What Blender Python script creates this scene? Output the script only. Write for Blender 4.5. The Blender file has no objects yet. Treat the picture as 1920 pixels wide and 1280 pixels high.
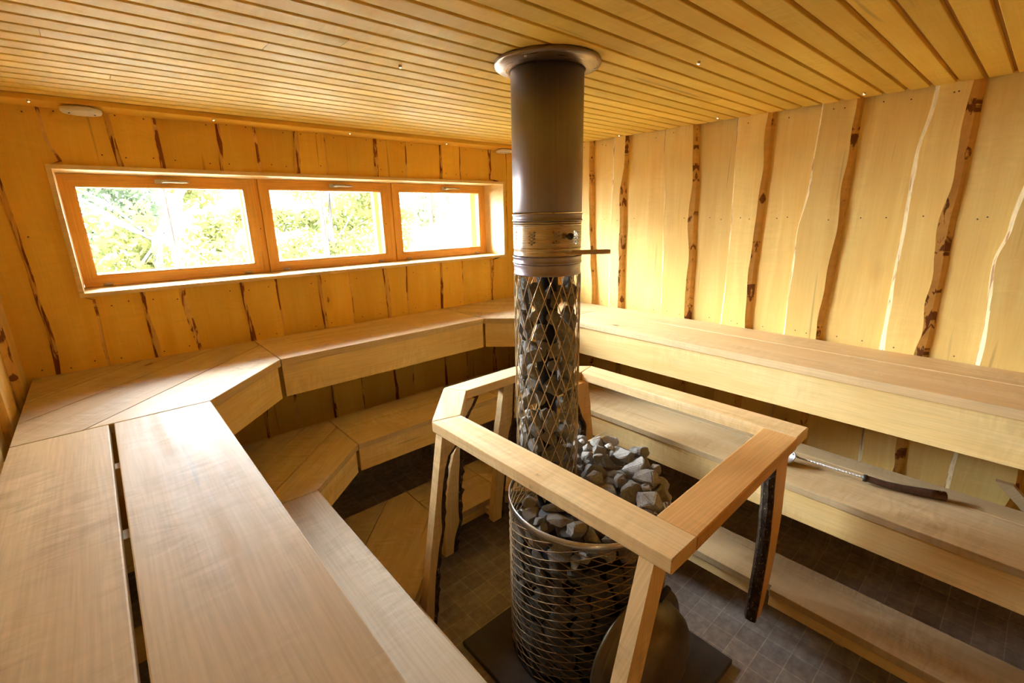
import bpy, bmesh, math, random
from mathutils import Vector, Matrix, noise
random.seed(7)
S = bpy.context.scene
COL = S.collection
V = Vector

# ------------------------------------------------------------------ materials
class NT:
    def __init__(s, name):
        s.m = bpy.data.materials.new(name); s.m.use_nodes = True
        s.t = s.m.node_tree; s.t.nodes.clear()
        s.out = s.n('ShaderNodeOutputMaterial')
    def n(s, typ, **kw):
        nd = s.t.nodes.new(typ)
        for k, v in kw.items():
            if hasattr(nd, k) and not k.startswith('i_'): setattr(nd, k, v)
        return nd
    def l(s, a, b): s.t.links.new(a, b)
    def put(s, sock, v):
        if isinstance(v, bpy.types.NodeSocket): s.l(v, sock)
        elif isinstance(v, (tuple, list)) and len(v) == 3 and sock.type == 'RGBA': sock.default_value = (*v, 1)
        else: sock.default_value = v
    def map(s, vec, sc, loc=(0, 0, 0), rot=(0, 0, 0)):
        m = s.n('ShaderNodeMapping'); s.l(vec, m.inputs[0])
        m.inputs['Scale'].default_value = sc; m.inputs['Location'].default_value = loc; m.inputs['Rotation'].default_value = rot
        return m.outputs[0]
    def noise(s, vec, scale=1, detail=4, rough=.55, dist=0, col=False):
        n = s.n('ShaderNodeTexNoise'); s.l(vec, n.inputs['Vector'])
        n.inputs['Scale'].default_value = scale; n.inputs['Detail'].default_value = detail
        n.inputs['Roughness'].default_value = rough; n.inputs['Distortion'].default_value = dist
        return n.outputs['Color' if col else 'Fac']
    def ramp(s, f, stops):
        r = s.n('ShaderNodeValToRGB'); s.l(f, r.inputs[0]); e = r.color_ramp.elements
        while len(e) < len(stops): e.new(.5)
        for i, (p, c) in enumerate(stops):
            e[i].position = p; e[i].color = (*c, 1) if isinstance(c, (tuple, list)) else (c, c, c, 1)
        return r.outputs[0]
    def mix(s, f, a, b, mode='MIX'):
        n = s.n('ShaderNodeMix', data_type='RGBA', blend_type=mode)
        s.put(n.inputs[0], f); s.put(n.inputs[6], a); s.put(n.inputs[7], b)
        return n.outputs[2]
    def math(s, op, a, b=0., c=0.):
        n = s.n('ShaderNodeMath', operation=op)
        s.put(n.inputs[0], a); s.put(n.inputs[1], b); s.put(n.inputs[2], c)
        return n.outputs[0]
    def bsdf(s, color, rough=.5, metal=0., spec=.5, normal=None, **kw):
        b = s.n('ShaderNodeBsdfPrincipled')
        s.put(b.inputs['Base Color'], color); s.put(b.inputs['Roughness'], rough); s.put(b.inputs['Metallic'], metal)
        s.put(b.inputs['Specular IOR Level'], spec)
        if normal is not None: s.l(normal, b.inputs['Normal'])
        for k, v in kw.items(): s.put(b.inputs[k], v)
        s.l(b.outputs[0], s.out.inputs[0]); return b
    def bump(s, h, strength=.2, dist=.002):
        b = s.n('ShaderNodeBump'); s.l(h, b.inputs['Height'])
        b.inputs['Strength'].default_value = strength; b.inputs['Distance'].default_value = dist
        return b.outputs[0]

def wood(name, light, dark, knotc=(.12, .06, .025), rough=.55, grain=1., curl=1., knots=1., spec=.25, tone=.12):
    k = NT(name)
    uv = k.n('ShaderNodeTexCoord').outputs['UV']
    warp = k.noise(k.map(uv, (1.3, 5, 1)), 1, 1, .5, 0, True)
    vv = k.n('ShaderNodeVectorMath', operation='MULTIPLY_ADD')
    k.l(warp, vv.inputs[0]); vv.inputs[1].default_value = (.06, .035, 0); k.l(uv, vv.inputs[2])
    w = vv.outputs[0]
    broad = k.noise(k.map(w, (1.1, 13, 1)), 1, 3, .6, .6)
    fine = k.noise(k.map(w, (5, 150, 1)), 1, 1, .6)
    crl = k.noise(k.map(w, (26, 6, 1), (0, 0, 0), (0, 0, .3)), 1, 2, .6, 1.6)
    blotch = k.noise(k.map(uv, (2.2, 5, 1)), 1, 1, .5)
    c = k.mix(k.ramp(broad, [(.33, 0.), (.72, 1.)]), light, dark)
    c = k.mix(k.ramp(blotch, [(.35, 0.), (.72, .8)]), c, tuple(a * b for a, b in zip(light, (.90, .80, .66))))
    c = k.mix(1., c, k.ramp(fine, [(.35, 1 - .10 * grain), (.65, 1 + .03 * grain)]), 'MULTIPLY')
    cm = k.ramp(blotch, [(.35, 1.), (.6, 0.)])
    c = k.mix(k.math('MULTIPLY', cm, curl * .9), c, k.mix(1., c, k.ramp(crl, [(.32, (.80, .76, .70)), (.68, (1.06, 1.06, 1.06))]), 'MULTIPLY'))
    # knots
    vo = k.n('ShaderNodeTexVoronoi'); k.l(k.map(w, (1.7, 4.6, 1)), vo.inputs['Vector']); vo.inputs['Scale'].default_value = 1
    sep = k.n('ShaderNodeSeparateColor'); k.l(vo.outputs['Color'], sep.inputs[0])
    sel = k.math('LESS_THAN', sep.outputs[0], .5 * knots)
    dn = k.math('ADD', vo.outputs['Distance'], k.math('MULTIPLY', k.math('SUBTRACT', k.noise(k.map(w, (40, 80, 1)), 1, 1), .5), .06))
    core = k.math('MULTIPLY', k.ramp(dn, [(.028, 1.), (.055, 0.)]), sel)
    halo = k.math('MULTIPLY', k.ramp(dn, [(.03, .55), (.17, 0.)]), sel)
    c = k.mix(halo, c, tuple(a * b for a, b in zip(dark, (.8, .66, .5))))
    c = k.mix(core, c, knotc)
    # thin mineral streaks
    st = k.noise(k.map(w, (1.6, 38, 1), (3.1, 7.7, 0)), 1, 1, .4)
    c = k.mix(k.math('MULTIPLY', k.ramp(st, [(.70, 0.), (.76, 1.)]), .32), c, knotc)
    at = k.n('ShaderNodeAttribute', attribute_name='tone')
    tn = k.n('ShaderNodeMapRange'); k.l(at.outputs['Fac'], tn.inputs[0])
    tn.inputs[3].default_value = 1 - tone; tn.inputs[4].default_value = 1 + tone * .6
    c = k.mix(1., c, tn.outputs[0], 'MULTIPLY')
    h = k.math('ADD', k.math('MULTIPLY', fine, .5), crl)
    k.bsdf(c, k.ramp(broad, [(.3, rough - .05), (.7, rough + .08)]), 0., spec, k.bump(h, .12, .0015))
    return k.m

def waney(name, base, patch, lo=.55, scale=(9, 45, 1)):
    k = NT(name)
    uv = k.n('ShaderNodeTexCoord').outputs['UV']
    n1 = k.noise(k.map(uv, scale), 1, 4, .6, .8)
    n2 = k.noise(k.map(uv, (30, 60, 1)), 1, 3)
    c = k.mix(k.ramp(n2, [(.3, 0.), (.7, 1.)]), base, tuple(x * .8 for x in base))
    c = k.mix(k.ramp(n1, [(lo, 0.), (lo + .035, 1.)]), c, patch)
    k.bsdf(c, .6, 0., .25, k.bump(n1, .5, .003)); return k.m

M = {}
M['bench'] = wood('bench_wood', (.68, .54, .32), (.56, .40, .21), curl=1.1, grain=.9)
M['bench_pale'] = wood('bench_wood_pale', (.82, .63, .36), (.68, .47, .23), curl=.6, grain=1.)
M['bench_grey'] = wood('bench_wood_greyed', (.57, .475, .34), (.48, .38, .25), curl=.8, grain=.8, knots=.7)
M['apron'] = wood('apron_wood', (.93, .72, .34), (.84, .57, .21), knots=.8, curl=.6, grain=.8)
M['rail'] = wood('railing_wood', (.88, .66, .35), (.74, .49, .21), knots=1.1, curl=.8)
M['rail_pine'] = wood('railing_pine', (.86, .52, .20), (.74, .38, .11), knots=1.1, curl=.6)
M['wall'] = wood('wall_wood', (.93, .70, .25), (.82, .52, .15), knots=1.3, grain=.35, curl=.3)
M['wall_shade'] = wood('wall_wood_shaded', (.93, .60, .10), (.89, .51, .07), knots=.5, grain=.35, curl=.3)  # shaded copy of the wall wood, amber bounce put into the colour
M['wall_bounce'] = wood('wall_wood_bounce_tint', (.86, .47, .12), (.78, .38, .08), knots=.5, grain=.35, curl=.3)  # for the unseen wall behind the viewer, saturated to tint the bounce light
M['ceil'] = wood('ceiling_wood', (.94, .67, .14), (.90, .59, .11), knots=.15, grain=.35, curl=.5)
M['sash'] = wood('sash_wood', (.84, .44, .10), (.74, .33, .06), knots=.15, grain=1.2, curl=.3, rough=.35)
M['casing'] = wood('casing_wood', (.92, .70, .34), (.87, .62, .28), knots=.1, grain=.8, curl=.3)
M['edge_shaded'] = waney('waney_edge_shade_side', (.80, .46, .13), (.20, .07, .02), .56)  # edges turned from the window, their shade put into the colour
M['edge_lit'] = waney('waney_sapwood_lit_side', (.88, .71, .40), (.42, .24, .12), .54, (5, 26, 1))  # window-side edges: cream sapwood, daylight put into the paler colour
M['edge_amber_shade'] = waney('waney_edge_amber_shade', (.84, .50, .13), (.26, .075, .012), .50, (5, 34, 1))  # window wall edges with bark patches, amber shade put into the base colour

def simple(name, color, rough=.5, metal=0., spec=.5, var=.0, scale=20, bump=0.):
    k = NT(name); co = k.n('ShaderNodeTexCoord').outputs['Object']
    n = k.noise(co, scale, 4, .6)
    c = k.mix(k.ramp(n, [(.3, 0.), (.7, 1.)]), tuple(x * (1 - var) for x in color), tuple(min(1, x * (1 + var)) for x in color))
    k.bsdf(c, rough, metal, spec, k.bump(n, bump, .003) if bump else None); return k.m
M['gap'] = simple('shadow_gap_board', (.20, .11, .045), .9, 0, .1)
M['nail'] = simple('nail_head', (.10, .06, .03), .6, .3)
M['white'] = simple('white_paint', (.85, .85, .82), .45)
M['plastic'] = simple('white_plastic', (.80, .74, .64), .4)
M['black'] = simple('black_bakelite', (.012, .012, .013), .22)
M['darksteel'] = simple('dark_steel', (.035, .03, .027), .6, .4, var=.3)
M['handlemetal'] = simple('handle_metal', (.62, .60, .56), .3, 1.)
def mk_bark():
    k = NT('bark'); co = k.n('ShaderNodeTexCoord').outputs['Object']
    n = k.noise(k.map(co, (60, 60, 30)), 1, 4, .7); f = k.noise(k.map(co, (150, 150, 70)), 1, 2, .6)
    c = k.ramp(n, [(.3, (.02, .014, .010)), (.6, (.085, .055, .035)), (.75, (.14, .10, .07))])
    c = k.mix(k.ramp(f, [(.64, 0.), (.68, .8)]), c, (.45, .32, .15))
    k.bsdf(c, .95, 0., .15, k.bump(n, 1., .006)); return k.m
M['bark'] = mk_bark()
M['innerwood'] = simple('leg_inner_wood', (.62, .36, .13), .6, var=.1)
M['ladlewood'] = simple('ladle_handle_wood', (.085, .045, .03), .45, 0, .4, var=.4, scale=30, bump=.2)
M['iron'] = simple('galvanised_iron', (.55, .55, .56), .32, .9, var=.3, scale=60)
M['brass'] = simple('brass', (.75, .58, .25), .3, 1.)
M['twig'] = simple('twig', (.55, .42, .26), .7)
M['quartz'] = simple('pale_stone', (.78, .74, .68), .5, var=.15)
M['chip'] = simple('wood_chip', (.45, .27, .10), .7, var=.2)

def mk_pipe():
    k = NT('tinted_steel_pipe'); tc = k.n('ShaderNodeTexCoord'); co = tc.outputs['Object']
    n = k.noise(k.map(co, (3, 3, 1.2)), 1, 3, .5); f = k.noise(k.map(co, (140, 140, 3)), 1, 2, .5)
    c = k.mix(k.ramp(n, [(.35, 0.), (.65, 1.)]), (.27, .235, .25), (.34, .30, .31))
    c = k.mix(.25, c, k.ramp(f, [(.3, (.22, .19, .2)), (.7, (.38, .34, .35))]))
    k.bsdf(c, k.ramp(f, [(.2, .36), (.8, .48)]), .85, .5); return k.m
M['pipe'] = mk_pipe()
def mk_brush(name, a, b, rough=.3):
    k = NT(name); co = k.n('ShaderNodeTexCoord').outputs['Object']
    n = k.noise(k.map(co, (6, 6, 8)), 1, 3, .6); f = k.noise(k.map(co, (8, 8, 500)), 1, 2, .5)
    c = k.mix(k.ramp(n, [(.35, 0.), (.65, 1.)]), a, b)
    k.bsdf(c, k.ramp(f, [(.3, rough - .06), (.7, rough + .1)]), .95, .5); return k.m
M['bronze'] = mk_brush('bronze_tinted_steel', (.58, .50, .38), (.48, .42, .33), .27)
M['violet'] = mk_brush('heat_tinted_steel', (.34, .30, .34), (.42, .39, .43), .32)
M['rim'] = mk_brush('rim_steel', (.75, .70, .66), (.62, .56, .50), .3)
M['wire'] = simple('mesh_steel', (.62, .46, .25), .38, .7, var=.25, scale=12)
M['wire_dark'] = simple('mesh_steel_heated', (.30, .19, .09), .5, .6, var=.3, scale=8)
M['door'] = mk_brush('stove_door_steel', (.23, .18, .10), (.15, .12, .07), .42)

def mk_rock(nm='sauna_stone', g=1.):
    k = NT(nm); tc = k.n('ShaderNodeTexCoord'); co = tc.outputs['Object']
    oi = k.n('ShaderNodeObjectInfo')
    add = k.n('ShaderNodeVectorMath', operation='ADD'); k.l(co, add.inputs[0])
    sc = k.n('ShaderNodeVectorMath', operation='SCALE'); k.l(oi.outputs['Location'], sc.inputs[0]); sc.inputs[3].default_value = 7
    k.l(sc.outputs[0], add.inputs[1]); p = add.outputs[0]
    n = k.noise(p, 55, 5, .7); b = k.noise(p, 9, 3, .5); sp = k.noise(p, 240, 2, .6)
    c = k.ramp(n, [(.26, (.10, .09, .075)), (.52, (.30, .275, .235)), (.78, (.56, .53, .47))])
    c = k.mix(k.ramp(b, [(.45, 0.), (.65, .55)]), c, (.17, .115, .07))
    c = k.mix(k.ramp(sp, [(.62, 0.), (.7, .5)]), c, (.5, .48, .45))
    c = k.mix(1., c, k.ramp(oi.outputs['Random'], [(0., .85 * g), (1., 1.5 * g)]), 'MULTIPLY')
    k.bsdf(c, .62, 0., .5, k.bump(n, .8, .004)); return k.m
M['rock'] = mk_rock(); M['rock_shaded'] = mk_rock('shaded_stone', .42)  # second one for basket stones, shade behind the mesh put into its colour

def mk_tile():
    k = NT('floor_tiles'); uv = k.n('ShaderNodeTexCoord').outputs['UV']
    br = k.n('ShaderNodeTexBrick', offset=0., squash=1.); k.l(k.map(uv, (1, 1, 1)), br.inputs['Vector'])
    br.inputs['Scale'].default_value = 1; br.inputs['Brick Width'].default_value = .0985; br.inputs['Row Height'].default_value = .0985
    br.inputs['Mortar Size'].default_value = .0022; br.inputs['Mortar Smooth'].default_value = .3
    br.inputs['Color1'].default_value = (.40, .345, .29, 1); br.inputs['Color2'].default_value = (.32, .275, .235, 1)
    br.inputs['Mortar'].default_value = (.52, .46, .39, 1); br.inputs['Bias'].default_value = 0
    n = k.noise(k.map(uv, (1, 1, 1)), 28, 5, .65); n2 = k.noise(k.map(uv, (6, 30, 1)), 1, 4, .6)
    c = k.mix(1., br.outputs['Color'], k.ramp(n, [(.3, .72), (.7, 1.25)]), 'MULTIPLY')
    c = k.mix(1., c, k.ramp(n2, [(.3, .85), (.7, 1.12)]), 'MULTIPLY')
    h = k.math('SUBTRACT', n, k.math('MULTIPLY', br.outputs['Fac'], 1.5))
    k.bsdf(c, k.ramp(n, [(.3, .38), (.7, .55)]), 0., .5, k.bump(h, .25, .002)); return k.m
M['tile'] = mk_tile()
M['slab'] = simple('slate_slab', (.085, .075, .065), .6, 0, .4, var=.25, scale=9, bump=.4)

def mk_glass():
    k = NT('window_glass')
    t = k.n('ShaderNodeBsdfTransparent'); t.inputs[0].default_value = (.97, .985, .975, 1)
    g = k.n('ShaderNodeBsdfGlossy'); g.inputs['Roughness'].default_value = .02
    fr = k.n('ShaderNodeFresnel'); fr.inputs[0].default_value = 1.45
    mx = k.n('ShaderNodeMixShader'); k.l(fr.outputs[0], mx.inputs[0]); k.l(t.outputs[0], mx.inputs[1]); k.l(g.outputs[0], mx.inputs[2])
    k.l(mx.outputs[0], k.out.inputs[0]); return k.m
M['glass'] = mk_glass()
def mk_emit(name, c, s):
    k = NT(name); e = k.n('ShaderNodeEmission'); e.inputs[0].default_value = (*c, 1); e.inputs[1].default_value = s
    k.l(e.outputs[0], k.out.inputs[0]); return k.m
M['fibre'] = mk_emit('fibre_light_tip', (1, .85, .55), 14)
def mk_leaf(name, a, b):
    k = NT(name); oi = k.n('ShaderNodeTexCoord').outputs['Object']
    n = k.noise(oi, 2.2, 3, .6)
    c = k.mix(k.ramp(n, [(.35, 0.), (.65, 1.)]), a, b)
    d = k.n('ShaderNodeBsdfDiffuse'); k.l(c, d.inputs[0]); t = k.n('ShaderNodeBsdfTranslucent'); k.l(c, t.inputs[0])
    mx = k.n('ShaderNodeMixShader'); mx.inputs[0].default_value = .45; k.l(d.outputs[0], mx.inputs[1]); k.l(t.outputs[0], mx.inputs[2])
    k.l(mx.outputs[0], k.out.inputs[0]); return k.m
M['leaf_green'] = mk_leaf('leaves_green', (.10, .13, .07), (.13, .15, .08))
M['leaf_gold'] = mk_leaf('leaves_gold', (.115, .105, .03), (.075, .09, .03))
M['leaf_pine'] = mk_leaf('needles', (.045, .06, .032), (.07, .085, .05))
M['trunk_white'] = simple('birch_trunk', (.075, .07, .065), .8, var=.1, scale=5)
M['trunk_grey'] = simple('pine_trunk', (.06, .05, .045), .9, var=.2, scale=5)
M['ground'] = simple('pale_ground', (.29, .26, .19), .9, var=.12, scale=1)
M['extwall'] = simple('outer_wall_paint', (.7, .7, .68), .7)

# ------------------------------------------------------------------ mesh helpers
def uvfill(bm, g, a, b, off=None, only=None, tone=None):
    """wood coordinates in metres: u along the grain, v across"""
    uv = bm.loops.layers.uv.get('UVMap') or bm.loops.layers.uv.new('UVMap')
    tl = bm.faces.layers.float.get('tone') or bm.faces.layers.float.new('tone')
    off = off or (random.uniform(0, 60), random.uniform(0, 60))
    tone = random.random() if tone is None else tone
    for f in (only or bm.faces):
        f[tl] = tone
        for lp in f.loops:
            p = lp.vert.co
            lp[uv].uv = (p.dot(g) + off[0], p.dot(a) + p.dot(b) + off[1])

def link(name, bm, mats, parent=None, smooth=False, origin=None):
    me = bpy.data.meshes.new(name)
    if origin is None and len(bm.verts):
        xs = [v.co for v in bm.verts]
        origin = V(((min(p.x for p in xs) + max(p.x for p in xs)) / 2, (min(p.y for p in xs) + max(p.y for p in xs)) / 2, min(p.z for p in xs)))
    origin = V(origin or (0, 0, 0))
    for v in bm.verts: v.co -= origin
    if smooth:
        for f in bm.faces: f.smooth = True
    bm.to_mesh(me); bm.free()
    for m in (mats if isinstance(mats, (list, tuple)) else [mats]): me.materials.append(m)
    o = bpy.data.objects.new(name, me); COL.objects.link(o)
    o.location = origin
    if parent is not None:
        o.parent = parent
        o.location = origin - wloc(parent)
    return o
def wloc(o):
    p = V((0, 0, 0))
    while o is not None: p = p + o.location; o = o.parent
    return p
def thing(name, loc, label, cat, group=None):
    o = bpy.data.objects.new(name, None); COL.objects.link(o); o.location = loc; o.empty_display_size = .1
    tag(o, label, cat, group); return o
def tag(o, label=None, cat=None, group=None, kind=None):
    if label: o['label'] = label
    if cat: o['category'] = cat
    if group: o['group'] = group
    if kind: o['kind'] = kind
    return o

def orth(g):
    g = V(g).normalized()
    a = V((0, 0, 1)).cross(g)
    if a.length < .1: a = V((1, 0, 0))
    a.normalize(); return g, a, g.cross(a)

def extrude_poly(pts, vec, bev=.003, seg=2):
    bm = bmesh.new()
    vs = [bm.verts.new(V(p)) for p in pts]; f = bm.faces.new(vs)
    r = bmesh.ops.extrude_face_region(bm, geom=[f])
    for v in r['geom']:
        if isinstance(v, bmesh.types.BMVert): v.co += V(vec)
    bmesh.ops.recalc_face_normals(bm, faces=bm.faces)
    if bev: bmesh.ops.bevel(bm, geom=list(bm.edges), offset=bev, segments=seg, affect='EDGES', profile=.6, clamp_overlap=True)
    return bm

def plank(name, pts2, z0, z1, g, mat, parent=None, bev=.003, tone=None):
    """horizontal board from a plan outline"""
    bm = extrude_poly([(x, y, z0) for x, y in pts2], (0, 0, z1 - z0), bev)
    gg, a, b = orth(g if len(g) == 3 else (*g, 0)); uvfill(bm, gg, a, b, tone=tone)
    return link(name, bm, M[mat] if isinstance(mat, str) else mat, parent)
def rect(x0, x1, y0, y1): return [(x0, y0), (x1, y0), (x1, y1), (x0, y1)]
def box(name, x0, x1, y0, y1, z0, z1, mat, parent=None, g=(1, 0, 0), bev=.002, tone=None):
    return plank(name, rect(x0, x1, y0, y1), z0, z1, g, mat, parent, bev, tone)
def boxbm(bm, x0, x1, y0, y1, z0, z1, mi=0):
    vs = [bm.verts.new((x, y, z)) for z in (z0, z1) for x, y in rect(x0, x1, y0, y1)]
    fs = []
    for q in ((3, 2, 1, 0), (4, 5, 6, 7), (0, 1, 5, 4), (1, 2, 6, 5), (2, 3, 7, 6), (3, 0, 4, 7)):
        f = bm.faces.new([vs[i] for i in q]); f.material_index = mi; fs.append(f)
    return fs
def lathe(bm, prof, c, seg=64, axis=(0, 0, 1), mi=0, closed=False):
    ax, a, b = orth(axis) if V(axis).normalized() != V((0, 0, 1)) else (V((0, 0, 1)), V((1, 0, 0)), V((0, 1, 0)))
    rings = []
    for r, h in prof:
        if r < 1e-6: rings.append([bm.verts.new(V(c) + ax * h)])
        else: rings.append([bm.verts.new(V(c) + ax * h + a * (r * math.cos(t)) + b * (r * math.sin(t))) for t in [2 * math.pi * i / seg for i in range(seg)]])
    prs = list(zip(rings, rings[1:])) + ([(rings[-1], rings[0])] if closed else [])
    for A, B in prs:
        for i in range(seg):
            j = (i + 1) % seg
            if len(A) == 1 and len(B) == 1: continue
            if len(A) == 1: q = [A[0], B[j], B[i]]
            elif len(B) == 1: q = [A[i], A[j], B[0]]
            else: q = [A[i], A[j], B[j], B[i]]
            f = bm.faces.new(q); f.material_index = mi; f.smooth = True
    bmesh.ops.recalc_face_normals(bm, faces=bm.faces)
def tube(bm, pts, r, n=6, mi=0, cap=True):
    rings = []; up = V((0, 0, 1))
    pts = [V(p) for p in pts]
    rr = r if isinstance(r, (list, tuple)) else [r] * len(pts)
    for i, p in enumerate(pts):
        d = (pts[min(i + 1, len(pts) - 1)] - pts[max(i - 1, 0)]).normalized()
        a = d.cross(up)
        if a.length < .05: a = d.cross(V((1, 0, 0)))
        a.normalize(); b = d.cross(a)
        rings.append([bm.verts.new(p + (a * math.cos(t) + b * math.sin(t)) * rr[i]) for t in [2 * math.pi * k / n for k in range(n)]])
    for A, B in zip(rings, rings[1:]):
        for i in range(n):
            f = bm.faces.new([A[i], A[(i + 1) % n], B[(i + 1) % n], B[i]]); f.material_index = mi; f.smooth = True
    if cap:
        for q in (rings[0][::-1], rings[-1]):
            f = bm.faces.new(q); f.material_index = mi

# ------------------------------------------------------------------ room shell
H = 1.8
ZC = 2.28; XR = 2.775; YW = 2.905; XL = -.354; YF = -1.35
WX0, WX1, WZ0, WZ1 = -.066, 2.470, 1.487, 2.025      # clear opening of the window niche

# floor
bm = bmesh.new()
f = bm.faces.new([bm.verts.new(p) for p in ((XL - .1, YF - .1, 0), (XR + .1, YF - .1, 0), (XR + .1, YW + .1, 0), (XL - .1, YW + .1, 0))])
r = bmesh.ops.extrude_face_region(bm, geom=[f])
for v in r['geom']:
    if isinstance(v, bmesh.types.BMVert): v.co.z -= .1
bmesh.ops.recalc_face_normals(bm, faces=bm.faces)
uv = bm.loops.layers.uv.new('UVMap')
for f in bm.faces:
    for lp in f.loops: lp[uv].uv = (lp.vert.co.x - 2.66 + 9.85 * 3, lp.vert.co.y - .192 + 9.85 * 3)
tag(link('floor', bm, M['tile']), kind='structure')

def wav(seed, t, amp, fr=1.):
    return amp * (noise.noise(V((seed * 7.31, t * 2.1 * fr, .5))) + .45 * noise.noise(V((seed * 3.7, t * 7.5 * fr, 2.5))))

def interp(pts, z):
    pts = sorted(pts, key=lambda p: p[1])
    if len(pts) == 1: return pts[0][0]
    if z <= pts[0][1]: return pts[0][0]
    if z >= pts[-1][1]: return pts[-1][0]
    for (a, za), (b, zb) in zip(pts, pts[1:]):
        if za <= z <= zb:
            t = (z - za) / (zb - za + 1e-9); t = t * t * (3 - 2 * t); return a + (b - a) * t

def waney_wall(name, strips, frame, lo, hi, span, mats, over0=True, dep=.024, bev=.02, amp=.007, hole=None, nails=True, wl=.62):
    """boards with natural edges, every second one lies proud of its neighbours.
    strips: list of polylines [(s,z)..] sorted by s; frame(s,d,z)->world point, d = distance into the room"""
    bm = bmesh.new(); uvl = bm.loops.layers.uv.new('UVMap'); tl = bm.faces.layers.float.new('tone')
    S_ = [[(span[0], lo)]] + strips + [[(span[1], lo)]]
    wid = [random.uniform(.6, 1.35) for _ in S_]
    def edge(i, z):
        base = interp(S_[i], z)
        if 0 < i < len(S_) - 1: base += wav(i + len(strips) * 3.3, z, amp)
        return base
    def clip(i, a, b, z):
        # boards beside the opening are cut out along it
        if hole and hole[2] < z < hole[3]:
            c0, c1 = interp(S_[i], 0), interp(S_[i + 1], 0)
            if c0 < hole[0] < c1: b = min(b, hole[0])
            if c0 < hole[1] < c1: a = max(a, hole[1])
        return a, b
    def strip_faces(curve, z0, z1, mi, off, tone, n):
        rows = []
        for k in range(n + 1):
            z = z0 + (z1 - z0) * k / n
            rows.append([(bm.verts.new(frame(s, d, z)), s, d, z) for s, d in curve(z)])
        for A, B in zip(rows, rows[1:]):
            for j in range(len(A) - 1):
                q = [A[j], A[j + 1], B[j + 1], B[j]]
                f = bm.faces.new([x[0] for x in q]); f[tl] = tone
                f.material_index = mi(j) if callable(mi) else mi
                for lp, x in zip(f.loops, q): lp[uvl].uv = (x[3] + off[0], x[1] + x[2] + off[1])
    for i in range(len(S_) - 1):
        over = (i % 2 == 0) == over0
        segs = [(lo, hi)]
        if hole:
            s0, s1 = interp(S_[i], 0), interp(S_[i + 1], 0)
            if s0 > hole[0] and s1 < hole[1]:
                segs = [(lo, hole[2]), (hole[3], hi)]
        off = (random.uniform(0, 50), random.uniform(0, 50)); tone = random.random()
        for z0, z1 in segs:
            n = max(4, int((z1 - z0) / .02))
            if over:
                def cv(z, i=i):
                    ea, eb = edge(i, z), edge(i + 1, z); a, b = clip(i, ea, eb, z)
                    wa = bev * wid[i] * wl * (1 + .7 * noise.noise(V((i * 5.1, z * 5, 0)))); wb = bev * wid[i + 1] * (1 + .7 * noise.noise(V((i * 9.1, z * 5, 3))))
                    if a != ea: wa = .0006
                    if b != eb: wb = .0006
                    return [(a, .001), (a + wa * .35, dep * .62), (a + wa, dep), (b - wb, dep), (b - wb * .35, dep * .62), (b, .001)]
                strip_faces(cv, z0, z1, lambda j: (1 if j < 2 else 2) if j != 2 else 0, off, tone, n)
            else:
                def cu(z, i=i):
                    a, b = clip(i, edge(i, z) - .05, edge(i + 1, z) + .05, z)
                    return [(a, 0.), (b, 0.)]
                strip_faces(cu, z0, z1, 0, off, tone, n)
            if nails:
                for zz in ((z0 + .04), (z1 - .04)) if z1 - z0 < 1 else ((z0 + .05), 1.16, 1.75, (z1 - .05)):
                    for sgn in (0, 1):
                        if random.random() < .3: continue
                        s = edge(i + sgn, zz) + (1 - 2 * sgn) * (bev * 1.3 + random.uniform(.012, .03)); zz2 = zz + random.uniform(-.008, .008)
                        d = (dep if over else 0) + .0003
                        vs = [bm.verts.new(frame(s + .0032 * math.cos(t), d, zz2 + .0032 * math.sin(t))) for t in [k * math.pi / 4 for k in range(8)]]
                        f = bm.faces.new(vs); f.material_index = 3
    return bm

def solid_back(bm, x0, x1, y0, y1, z0, z1, mi=4): boxbm(bm, x0, x1, y0, y1, z0, z1, mi)

# right wall (x = XR): s = -y so that s grows from the window wall towards the viewer
RS = [[(2.60, 0)], [(2.41, 0)], [(2.233, 2.262), (2.217, 1.79), (2.182, 1.15)], [(2.065, 1.5)], [(1.936, 2.27), (1.95, 1.96), (1.938, 1.52), (1.929, 1.14)],
      [(1.68, 2.26), (1.652, 1.785), (1.63, 1.15)], [(1.458, 2.267), (1.426, 1.78), (1.416, 1.14)], [(1.241, 2.27), (1.226, 1.92), (1.221, 1.51), (1.225, 1.16)],
      [(1.045, 2.27), (1.048, 1.9), (1.05, 1.63), (1.051, 1.14)], [(.844, 2.27), (.854, 1.93), (.877, 1.64), (.876, 1.16)], [(.673, 2.276), (.673, 1.9), (.678, 1.54), (.693, 1.14)],
      [(.429, 2.27), (.454, 2.0), (.445, 1.63), (.446, 1.18)], [(.273, 2.273), (.269, 2.0), (.271, 1.766), (.266, 1.485), (.261, 1.22)],
      [(.085, 2.0), (.112, 1.713), (.133, 1.574), (.107, 1.25)], [(-.12, 1.5)], [(-.33, 1.5)], [(-.52, 1.5)], [(-.75, 1.5)], [(-.98, 1.5)], [(-1.16, 1.5)]]
RS = [[(-s, z) for s, z in st] for st in RS]
# spans run -YW .. -YF in s; boards between edges painted lit (window side) and shaded lie proud
bm = waney_wall('wall_right', RS, lambda s, d, z: V((XR - d, -s, z)), .0, ZC + .02, (-YW - .05, -YF + .05), None, over0=True, amp=.005, dep=.028, bev=.034)
solid_back(bm, XR + .002, XR + .12, YF, YW + .3, 0, ZC + .1)
tag(link('wall_right', bm, [M['wall'], M['edge_lit'], M['edge_shaded'], M['nail'], M['gap']]), kind='structure')

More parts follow.
